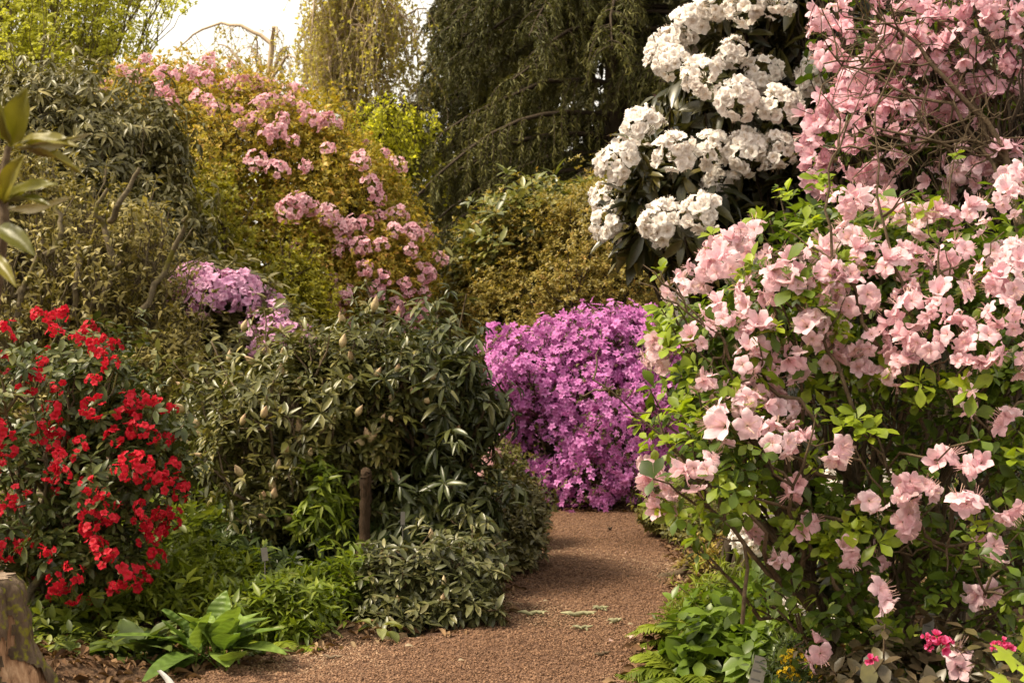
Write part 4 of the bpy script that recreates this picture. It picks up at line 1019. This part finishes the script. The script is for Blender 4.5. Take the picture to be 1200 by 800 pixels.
FERN = leaf_mat('fern_leaf', [(0.09, 0.13, 0.012), (0.17, 0.22, 0.02), (0.28, 0.33, 0.04)], rough=.45, trans=.4, noise=12)
FERND = leaf_mat('dark_fern_leaf', [(0.04, 0.06, 0.01), (0.08, 0.11, 0.016), (0.14, 0.17, 0.03)], rough=.45, trans=.35, noise=12)
fern('fern', 'yellow green feathery fern nearest the camera on the right path edge', gpt(800, 800), 15, .34, FERN)
fern('fern', 'fresh fern leaning out over the path beside the feathery plant', gpt(795, 758), 13, .30, FERN)
fern('fern', 'fern at the foot of the round leaved plant on the right', gpt(840, 790), 12, .30, FERN)
fern('fern', 'shaded fern hugging the mossy side of the stump', gpt(90, 778), 11, .26, FERND)
fern('fern', 'dark fern under the lowest red flowers', gpt(70, 752), 12, .30, FERND)

GC = leaf_mat('ground_cover_leaf', [(0.04, 0.06, 0.01), (0.09, 0.12, 0.016), (0.17, 0.20, 0.03), (0.28, 0.30, 0.06)], rough=.45, trans=.38, noise=10)
n = 9000
x = rng.uniform(-5.5, 5, n); y = rng.uniform(6.3, 14, n)
ok = (path_dist(x, y) < -.12) & (lump(np.stack([x, y, 0 * x], -1), 2.4) > -.5)
x, y = x[ok], y[ok]; P = np.stack([x, y, ground_z(x, y) + rng.uniform(.02, .14, len(x))], 1)
m = MB(); whorls(m, P, np.tile([[0, -.2, 1.0]], (len(P), 1)) + rng.normal(0, .3, P.shape), 4, .07, .03, FULL, (-5, 60), up=.7)
tag(m.build('ground_cover', GC), None, None, kind='stuff')

for px, py, lb in [(232, 712, 'yellow green fern directly behind the broad leaf plant'), (318, 758, 'fern at the path edge in front of the leafy clump'), (285, 690, 'fern between the broad leaf plant and the grey label')]:
    fern('fern', lb, gpt(px, py), 13, .30, FERN)
PETAL = petal_mat('dropped_petal', (0.6, 0.42, 0.36), (0.66, 0.46, 0.44), (0.72, 0.54, 0.52), (0.45, 0.27, 0.18), trans=.2)
scatter('fallen_petals', PETAL, 520, (-.4, 2.6, 6.0, 12.4), leaf_T('obovate', .3, .3), .035, .75, .5, lambda x, y: (path_dist(x, y) < .35) & (x > .4) & (rng.random(len(x)) < np.clip(.5 - path_dist(x, y), .1, 1)), zf=lambda x, y: np.maximum(path_z(x, y), ground_z(x, y)), z0=.012)

# ------------------------------------------------------------------ stump, post, plant labels
STB = rough_mat('stump_bark', [(0.3, (0.035, 0.024, 0.015)), (0.55, (0.10, 0.07, 0.046)), (0.75, (0.20, 0.15, 0.10))], 14, detail=9, bump=1.0, stretch=(1, 1, .35), bscale=24, moss=(0.15, 0.14, 0.018), moss_scale=38, moss_at=(.52, .64))
STW = rough_mat('split_wood', [(0.3, (0.10, 0.05, 0.025)), (0.5, (0.34, 0.20, 0.115)), (0.72, (0.52, 0.36, 0.23))], 30, detail=9, bump=1.0, stretch=(1.5, 1.5, .2), bscale=26)
STT = rough_mat('weathered_wood', [(0.3, (0.12, 0.085, 0.06)), (0.7, (0.30, 0.22, 0.16))], 30, bump=.6)
sc0 = np.array([-2.19, 5.55, 0.0])
st = thing('tree_stump', 'old mossy tree stump with a split pale side in the near left corner', 'stump', sc0)
m = MB()
na, nz_ = 220, 90
hgt = .575
zz = np.linspace(-.05, hgt, nz_); aa = np.arange(na) * 2 * np.pi / na
Z, A = np.meshgrid(zz, aa, indexing='ij')
fl = np.exp(-np.maximum(Z, 0) / .22)
rad = .240 + .19 * fl * (1 + .55 * np.sin(3 * A + .6) + .25 * np.sin(7 * A + 2)) + .012 * np.sin(11 * A + Z * 3) + .010 * np.sin(23 * A - 6 * Z)
rad += .006 * np.abs(np.sin(19 * A + 3 * np.sin(Z * 9))) + .004 * np.sin(47 * A + 5 * np.sin(Z * 14))
rad -= .05 * np.clip((Z - hgt + .05) / .05, 0, 1) ** 2
V = np.stack([sc0[0] + rad * np.cos(A), sc0[1] + rad * np.sin(A), Z], -1)
V += (.008 * lump(V.reshape(-1, 3), 30)).reshape(V.shape[:2])[..., None] * np.stack([np.cos(A), np.sin(A), 0 * A], -1)
# the split: bark torn off low down on the path side
am = np.angle(np.exp(1j * (A - R(-6) + .9 * Z)))
tear = (np.abs(am) < .24 + .10 * np.sin(Z * 17) + .04 * np.sin(Z * 61)) & (Z < .38 + .05 * np.sin(A * 19) + .03 * np.sin(A * 53))
i = np.arange(nz_ * na).reshape(nz_, na)
q = np.stack([i[:-1], np.roll(i, -1, 1)[:-1], np.roll(i, -1, 1)[1:], i[1:]], -1).reshape(-1, 4)
tq = tear[:-1].reshape(-1)
Vf = V.reshape(-1, 3)
m.add(Vf, q[~tq], np.full((~tq).sum(), 4)); m.build('bark', STB, st)
m = MB(); Vi = V.copy(); Vi[..., :2] = sc0[:2] + (V[..., :2] - sc0[:2]) * (.93 + .02 * np.sin(A * 41))[..., None]
m.add(Vi.reshape(-1, 3), q, np.full(len(q), 4)); 
o = m.build('heartwood', STW, st); o['label'] = 'pale splintered wood where the bark is torn away'
m = MB()
rr = np.linspace(1, 0, 8)
top = V[-1]
T = np.stack([np.stack([sc0[0] + (top[:, 0] - sc0[0]) * r, sc0[1] + (top[:, 1] - sc0[1]) * r, hgt + .004 * np.sin(r * 40) + .008 * np.sin(r * 5 + aa) * (r < 1) + (.006 if r < 1 else 0)], -1) for r in rr])
i = np.arange(8 * na).reshape(8, na)
qq = np.stack([i[:-1], np.roll(i, -1, 1)[:-1], np.roll(i, -1, 1)[1:], i[1:]], -1).reshape(-1, 4)
m.add(T.reshape(-1, 3), qq, np.full(len(qq), 4)); m.build('cut_top', STT, st)

POST = rough_mat('post_wood', [(0.3, (0.022, 0.013, 0.007)), (0.7, (0.09, 0.054, 0.03))], 26, bump=1.0, stretch=(3, 3, .4), moss=(0.10, 0.10, 0.03), moss_scale=9, moss_at=(.6, .7))
pb = W(424, 660, 7.95)
pt = W(429, 552, 7.92)
m = MB()
L = np.array([[pb[0] - .01, pb[1], -.1], [pb[0], pb[1], .25], [(pb[0] + pt[0]) / 2, pb[1], .5], [pt[0], pt[1], pt[2] - .02], [pt[0], pt[1], pt[2]]])
L = np.stack([np.interp(np.linspace(0, 4, 40), np.arange(5), L[:, i]) for i in range(3)], 1) + np.stack([.004 * lump(np.arange(40.)[:, None] * .3 + np.array([[0, 1, 2]]), 3)] * 3, 1) * [1, 1, 0]
m.tubes(L[None], np.interp(np.linspace(0, 4, 40), np.arange(5), [.046, .038, .034, .037, .026])[None] * (1 + .06 * np.sin(np.arange(40) * 2.1))[None], 6, cap=True); o = m.build('wooden_post', POST, origin=(pb[0], pb[1], 0)); tag(o, 'short weathered wooden post standing among the olive rhododendron', 'post')

def plate(name, label, c, w, h, tilt, yaw, mat, stake=.25, thick=.004, roll=0, lines=0, ground=0.0):
    root = thing(name, label, 'plant label', (c[0], c[1], ground), 'plant name labels')
    M = Matrix.Rotation(yaw, 3, 'Z') @ Matrix.Rotation(-tilt, 3, 'X') @ Matrix.Rotation(roll, 3, 'Y')
    def bx(ctr, s, nm, mt, mbo=None):
        mm = mbo or MB(); x, y, z = np.array(s) / 2
        V = np.array([[-x, -y, -z], [x, -y, -z], [x, y, -z], [-x, y, -z], [-x, -y, z], [x, -y, z], [x, y, z], [-x, y, z]]) + np.array(ctr)
        V = V @ np.array(M).T + np.array(c)
        mm.add(V, [0, 3, 2, 1, 4, 5, 6, 7, 0, 1, 5, 4, 1, 2, 6, 5, 2, 3, 7, 6, 3, 0, 4, 7], [4] * 6, smooth=False)
        if mbo is None: mm.build(nm, mt, root)
    bx((0, 0, 0), (w, thick, h), 'plate', mat)
    if lines:
        mm = MB()
        for k in range(lines):
            ww = w * random.uniform(.45, .75)
            bx(((ww - w * .8) / 2, -thick / 2 - .0008, h * (.3 - .6 * k / max(1, lines - 1))), (ww, .0008, h * .05), '', None, mm)
        mm.build('engraved_lines', LABELINK, root)
    foot = np.array([c[0], c[1] + .01, ground - .03]); low = np.array(c) + np.array(M) @ np.array([0, thick * 1.2, -h * .3])
    mm = MB(); mm.tubes(np.array([[foot, (foot + low) / 2, low]]), np.full((1, 3), .004), 6); mm.build('stake', LABELMETAL, root)
    return root
LABELMETAL = rough_mat('label_grey_metal', [(0.3, (0.10, 0.09, 0.08)), (0.7, (0.15, 0.14, 0.125))], 12, bump=0, rough=.5)
LABELINK = rough_mat('label_ink', [(0.3, (0.05, 0.05, 0.05)), (0.7, (0.08, 0.08, 0.08))], 12, bump=0)
plate('plant_label', 'grey tilted plant label beside the round leaved plant on the right', W(889, 786, 5.6), .055, .115, R(14), R(-8), LABELMETAL, roll=R(14), lines=3)
plate('plant_label', 'dim grey plant label in deep shade under the pale azalea', W(1088, 733, 5.15), .04, .095, R(12), R(-6), LABELMETAL, roll=R(8), lines=3)
plate('plant_label', 'grey plant label behind the bright leafy clump', W(310, 649, 7.2), .032, .068, R(8), R(10), LABELMETAL, roll=R(-7))
plate('plant_label', 'thin grey plant label right of the wooden post', W(472, 607, 8.2), .025, .075, R(5), R(0), LABELMETAL)
# white strip label lying at the bottom
wl_ = thing('strip_label', 'curved white plastic plant strip at the foot of the broad leaf plant', 'plant label', tuple(W(198, 800, 6.15) * np.array([1, 1, 0])), 'plant name labels')
m = MB()
t = np.linspace(0, 1, 9); s0, s1 = W(203, 812, 6.1), W(186, 785, 6.1)
c_ = s0[None] * (1 - t[:, None]) + s1[None] * t[:, None]; c_[:, 0] += .015 * np.sin(np.pi * t); c_[0, 2] = -.02
w_ = .017 * np.clip(1.2 - t * .7, 0, 1)
V = np.concatenate([c_ + np.stack([-w_, 0 * w_, 0 * w_ - w_ * .3], 1), c_ + np.stack([w_, 0 * w_, w_ * .3], 1), c_ + np.stack([w_, 0 * w_ + .003, w_ * .3], 1), c_ + np.stack([-w_, 0 * w_ + .003, -w_ * .3], 1)])
q = []
for k in range(8):
    for a in range(4):
        b2 = (a + 1) % 4; q.append([a * 9 + k, b2 * 9 + k, b2 * 9 + k + 1, a * 9 + k + 1])
m.add(V, np.array(q), np.full(len(q), 4)); m.build('strip', WHITE, wl_)

# ------------------------------------------------------------------ bits lying on the path
SCRAP = leaf_mat('pale_scrap', [(0.22, 0.22, 0.12), (0.30, 0.29, 0.17), (0.38, 0.36, 0.22)], rough=.7, trans=.2)
def scrap(name, label, cat, px, py, wpx, mat, thick=.010, curl=.01, rot=0.0, group=None, leafy=True):
    g = gpt(px, py); L = wpx / F * g[1]
    m = MB(); t = np.linspace(-.5, .5, 9)
    a = rot
    pts = np.stack([g[0] + t * L * math.cos(a), g[1] + t * L * math.sin(a) + .012 * np.sin(t * 9), g[2] + .014 + curl * np.abs(t) * 2 + .004 * np.sin(t * 17)], 1)
    m.tubes(pts[None], (thick * np.array([.3, .7, 1, .9, 1.1, .8, 1, .6, .2]))[None], 6, cap=True)
    if leafy:
        k = 7; s = rng.integers(1, 8, k); D = unit(rng.normal(0, 1, (k, 3)) * np.array([1, 1, .25])); Y, Z = frames(D)
        m.inst(FULL, pts[s], D, Y, Z, np.stack([np.full(k, .035), np.full(k, .014), np.full(k, .03)], 1))
    return tag(m.build(name, mat, origin=(g[0], g[1], 0)), label, cat, group)
G_ = 'scraps fallen on the path'
scrap('fallen_sprig', 'pale green scrap lying nearest the left edge of the path', 'leaf scrap', 624, 721, 34, SCRAP, .012, group=G_)
scrap('fallen_sprig', 'longest pale green scrap lying in the middle of the path', 'leaf scrap', 678, 722, 42, SCRAP, .013, rot=.1, group=G_)
scrap('fallen_sprig', 'short curled green scrap behind the longest one on the path', 'leaf scrap', 704, 715, 18, SCRAP, .011, rot=-.2, group=G_)
scrap('fallen_sprig', 'small grey green scrap on the path closest to the right edge', 'leaf scrap', 721, 730, 15, SCRAP, .012, rot=.1, group=G_)
scrap('fallen_sprig', 'thin green scrap on the path in front of the longest one', 'leaf scrap', 683, 738, 24, SCRAP, .009, group=G_)
scrap('fallen_bark', 'dark curled bark piece with a pale end on the path near the ferns', 'bark piece', 706, 770, 22, BARK, .009, .012, .5, leafy=False)
scrap('fallen_twig', 'brown twig lying on the left path edge below the leafy clump', 'twig', 390, 773, 26, BARK_PALE, .007, rot=-.2, leafy=False)
scrap('fallen_leaf', 'single dark dead leaf standing far up the path', 'dead leaf', 715, 622, 7, BARK_DARK, .008, .02, .7, leafy=False)
for (px, py, w, lb) in [(480, 764, 12, 'pale dry leaf on the path below the low rhododendron'), (541, 781, 9, 'tiny pale leaf on the bare path nearest the camera'), (740, 738, 9, 'pale leaf chip on the path close to the right hand ferns'), (640, 710, 7, 'pale speck of leaf beyond the scraps on the path'), (455, 756, 14, 'brown curled leaf against the low rhododendron')]:
    g = gpt(px, py); L = w / F * g[1]
    m = MB(); D = np.array([[.9, .4, .1]]); D = unit(D); Y = unit(np.cross([[0.2, -.3, 1.0]], D)); Z = np.cross(D, Y)
    m.inst(leaf_T('full', .35, .3), np.array([g + [-.5 * L, 0, .03]]), D, Y, Z, np.array([[L, L * .55, L]]), np.array([.95]))
    tag(m.build('fallen_leaf', leaf_mat('pale_dry_leaf', [(0.36, 0.27, 0.18), (0.42, 0.33, 0.23)], trans=.1, rough=.7), origin=(g[0], g[1], 0)), lb, 'dead leaf', 'dry leaves on the path')

# ------------------------------------------------------------------ near right corner: budding low rhododendron, yellow flowers, maple sprig
OLIVE = leaf_mat('olive_round_leaf', [(0.03, 0.025, 0.012), (0.07, 0.055, 0.028), (0.12, 0.085, 0.05), (0.10, 0.10, 0.03)], rough=.38, trans=.15, spec=.5)
bb, BB_, BP_, BA_ = shrub('hot_pink_bud_shrub', 'low olive leaved rhododendron with hot pink buds in the near right corner', 'rhododendron',
    [(1050, 795, 5.0, 75, 35, .25), (1130, 790, 5.0, 75, 40, .25), (1010, 805, 5.0, 45, 25, .2)], 130, dict(k=6, length=.085, width=.046, T=FULL, elev=(-25, 30), droop=.1, up=.6), OLIVE, base_px=(1070, 5.0), twigs=70,
    wood_kw=dict(stems=5, r0=.010, r1=.008, r2=.005, r3=.003, per=5, spread=.1))
HOT = petal_mat('hot_pink_petal', (0.62, 0.04, 0.12), (0.70, 0.05, 0.20), (0.80, 0.16, 0.34), trans=.3, rough=.4)
hb = cluster_mesh('flower_bud', HOT, 5, .014, .011, 110, 3, .2, [flower_T(5, 4, .6, 1.1, -.3, .03, 0, 31), flower_T(5, 4, .6, 1.1, -.3, .03, 0, 32)])
for (a, b, s) in [(1085, 747, .9), (1097, 746, 1.2), (1104, 757, 1.5), (1112, 752, .9), (1021, 773, 1.0), (1166, 757, .8), (1176, 752, .9), (1181, 762, 1.2), (1090, 757, .8)]:
    put('flower_bud', random.choice(hb), bb, W(a, b, 4.74), unit(np.array([rng.normal(0, .3), -.6, .8])), s)
YEL = petal_mat('yellow_petal', (0.50, 0.32, 0.01), (0.62, 0.42, 0.012), (0.70, 0.50, 0.02), trans=.3)
yf, YB_, YP_, YA_ = shrub('yellow_flowered_herb', 'small herb with tiny yellow flowers near the grey label on the right', 'plant', [(930, 785, 5.5, 30, 30, .15), (955, 795, 5.4, 30, 25, .15)], 150, dict(k=5, length=.05, width=.012, T=LANCE, elev=(0, 70)), HERB, base_px=(935, 5.45), twigs=60, bark=HERBSTEM, stemname='stems', wood_kw=dict(stems=6, r0=.004, r1=.003, r2=.002, r3=.0015, per=5, spread=.06), inner=.2)
yc = cluster_mesh('flower_spike', YEL, 8, .022, .009, 120, 3, .3, STAR_FL)
for (a, b) in [(920, 773), (925, 785), (917, 790), (932, 794), (960, 778), (942, 770), (955, 790), (928, 765)]:
    put('flower_spike', random.choice(yc), yf, W(a, b, 5.25), unit(np.array([0, -.4, 1.0])), 1.2)
# lobed maple sprig poking in from the right
def lobed_T():
    v, u = [[0, 0, 0]], [0]
    for k in range(23):
        a = R(-150 + 300 * k / 22); r = (.55 + .45 * abs(math.cos(a * 2.5)) ** 1.5) * (1 if k % 2 == 0 else .84) * (1 - .12 * abs(a) / 2.6)
        v.append([.35 + .62 * r * math.cos(a), .62 * r * math.sin(a), -.12 * r * r]); u.append(r)
    v[0] = [.30, 0, 0.03]
    return np.array(v, float), [(0, k + 1, k + 2) for k in range(22)], np.array(u, float)
ml = thing('maple_seedling', 'vivid lime lobed maple leaves at the extreme right edge of the photo', 'seedling', (1.60, 4.4, 0))
m = MB()
pp = np.array([W(1180, 768, 4.4), W(1205, 750, 4.45), W(1210, 790, 4.35), W(1176, 797, 4.35)])
D = unit(np.array([[-.8, -.4, .15], [-.3, -.3, .8], [-.7, -.6, -.2], [-.6, -.5, .1]])); Y = unit(np.cross(np.array([[0, -.6, .8]] * 4), D)); Z = np.cross(D, Y)
m.inst(lobed_T(), pp - D * .05, D, Y, Z, np.full(4, .11)); m.build('leaves', leaf_mat('maple_seedling_leaf', [(0.26, 0.34, 0.02), (0.36, 0.44, 0.03)], trans=.45, noise=12), ml)
m = MB(); m.tubes(curve(np.array([[1.60, 4.4, -.03]] * 4), pp - D * .05, 6, 0, .02), np.linspace(.004, .0015, 6)[None], 4); m.build('stems', HERBSTEM, ml)

# ------------------------------------------------------------------ near left: big leaves of a rhododendron branch close to the camera
sb = np.array([-.86, 2.25, 0.0])
nr = thing('near_rhododendron', 'out of focus big leaved rhododendron shoot close to the camera on the left', 'rhododendron', sb)
NEARL = leaf_mat('near_rhododendron_leaf', [(0.10, 0.10, 0.012), (0.15, 0.14, 0.018), (0.20, 0.17, 0.02)], rough=.4, trans=.3, spec=.4, noise=20)
NEARU = leaf_mat('leaf_underside', [(0.36, 0.32, 0.22), (0.42, 0.38, 0.27)], rough=.6, trans=.2)
q = np.array([[sb[0], sb[1], -.05], [sb[0] - .02, sb[1], .7], [sb[0] + .015, sb[1], 1.35], W(6, 260, 2.2), W(2, 215, 2.2), W(10, 172, 2.2)])
t = np.linspace(0, 5, 26); q = np.stack([np.interp(t, np.arange(6), q[:, i]) for i in range(3)], 1)
m = MB(); m.tubes(q[None], np.linspace(.012, .005, 26)[None], 8); m.build('branch', BARK, nr)
def near_leaf(a, b, wpx, mat, face=(0, -1, .3), bend=.25):
    A, Bq = W(a[0], a[1], 2.2), W(b[0], b[1], 2.14); D = Bq - A; L = np.linalg.norm(D); D = (D / L)[None]
    Y = unit(np.cross(np.array([face], float), D)); Z = np.cross(D, Y)
    m = MB(); m.inst(blade_T(12, bend, .10, .06, .75), A[None], D, Y, Z, np.array([[L * 1.08, wpx / F * 2.2, L]]), np.array([random.random()]))
    m.build('leaf', mat, nr)
for a, b, w, mt, fc in [((12, 172), (22, 114), 34, NEARL, (.2, -1, .3)), ((14, 170), (-12, 120), 26, NEARL, (-.4, -1, .2)), ((18, 172), (78, 153), 22, NEARL, (0, -.6, .8)), ((20, 172), (90, 168), 12, NEARU, (0, -.9, -.6)), ((18, 176), (92, 181), 11, NEARL, (0, -.35, .9)),
                        ((2, 240), (14, 188), 24, NEARL, (0, -1, .3)), ((4, 238), (50, 205), 20, NEARL, (.2, -.8, .6)), ((4, 240), (50, 223), 13, NEARL, (0, -.4, .9)), ((6, 242), (68, 243), 11, NEARU, (0, -.8, -.6)), ((-6, 266), (32, 284), 26, NEARL, (0, -.8, .7)), ((-10, 300), (12, 322), 16, NEARL, (0, -.8, .7)), ((0, 238), (-30, 215), 22, NEARL, (0, -1, .4))]:
    near_leaf(a, b, w, mt, fc)
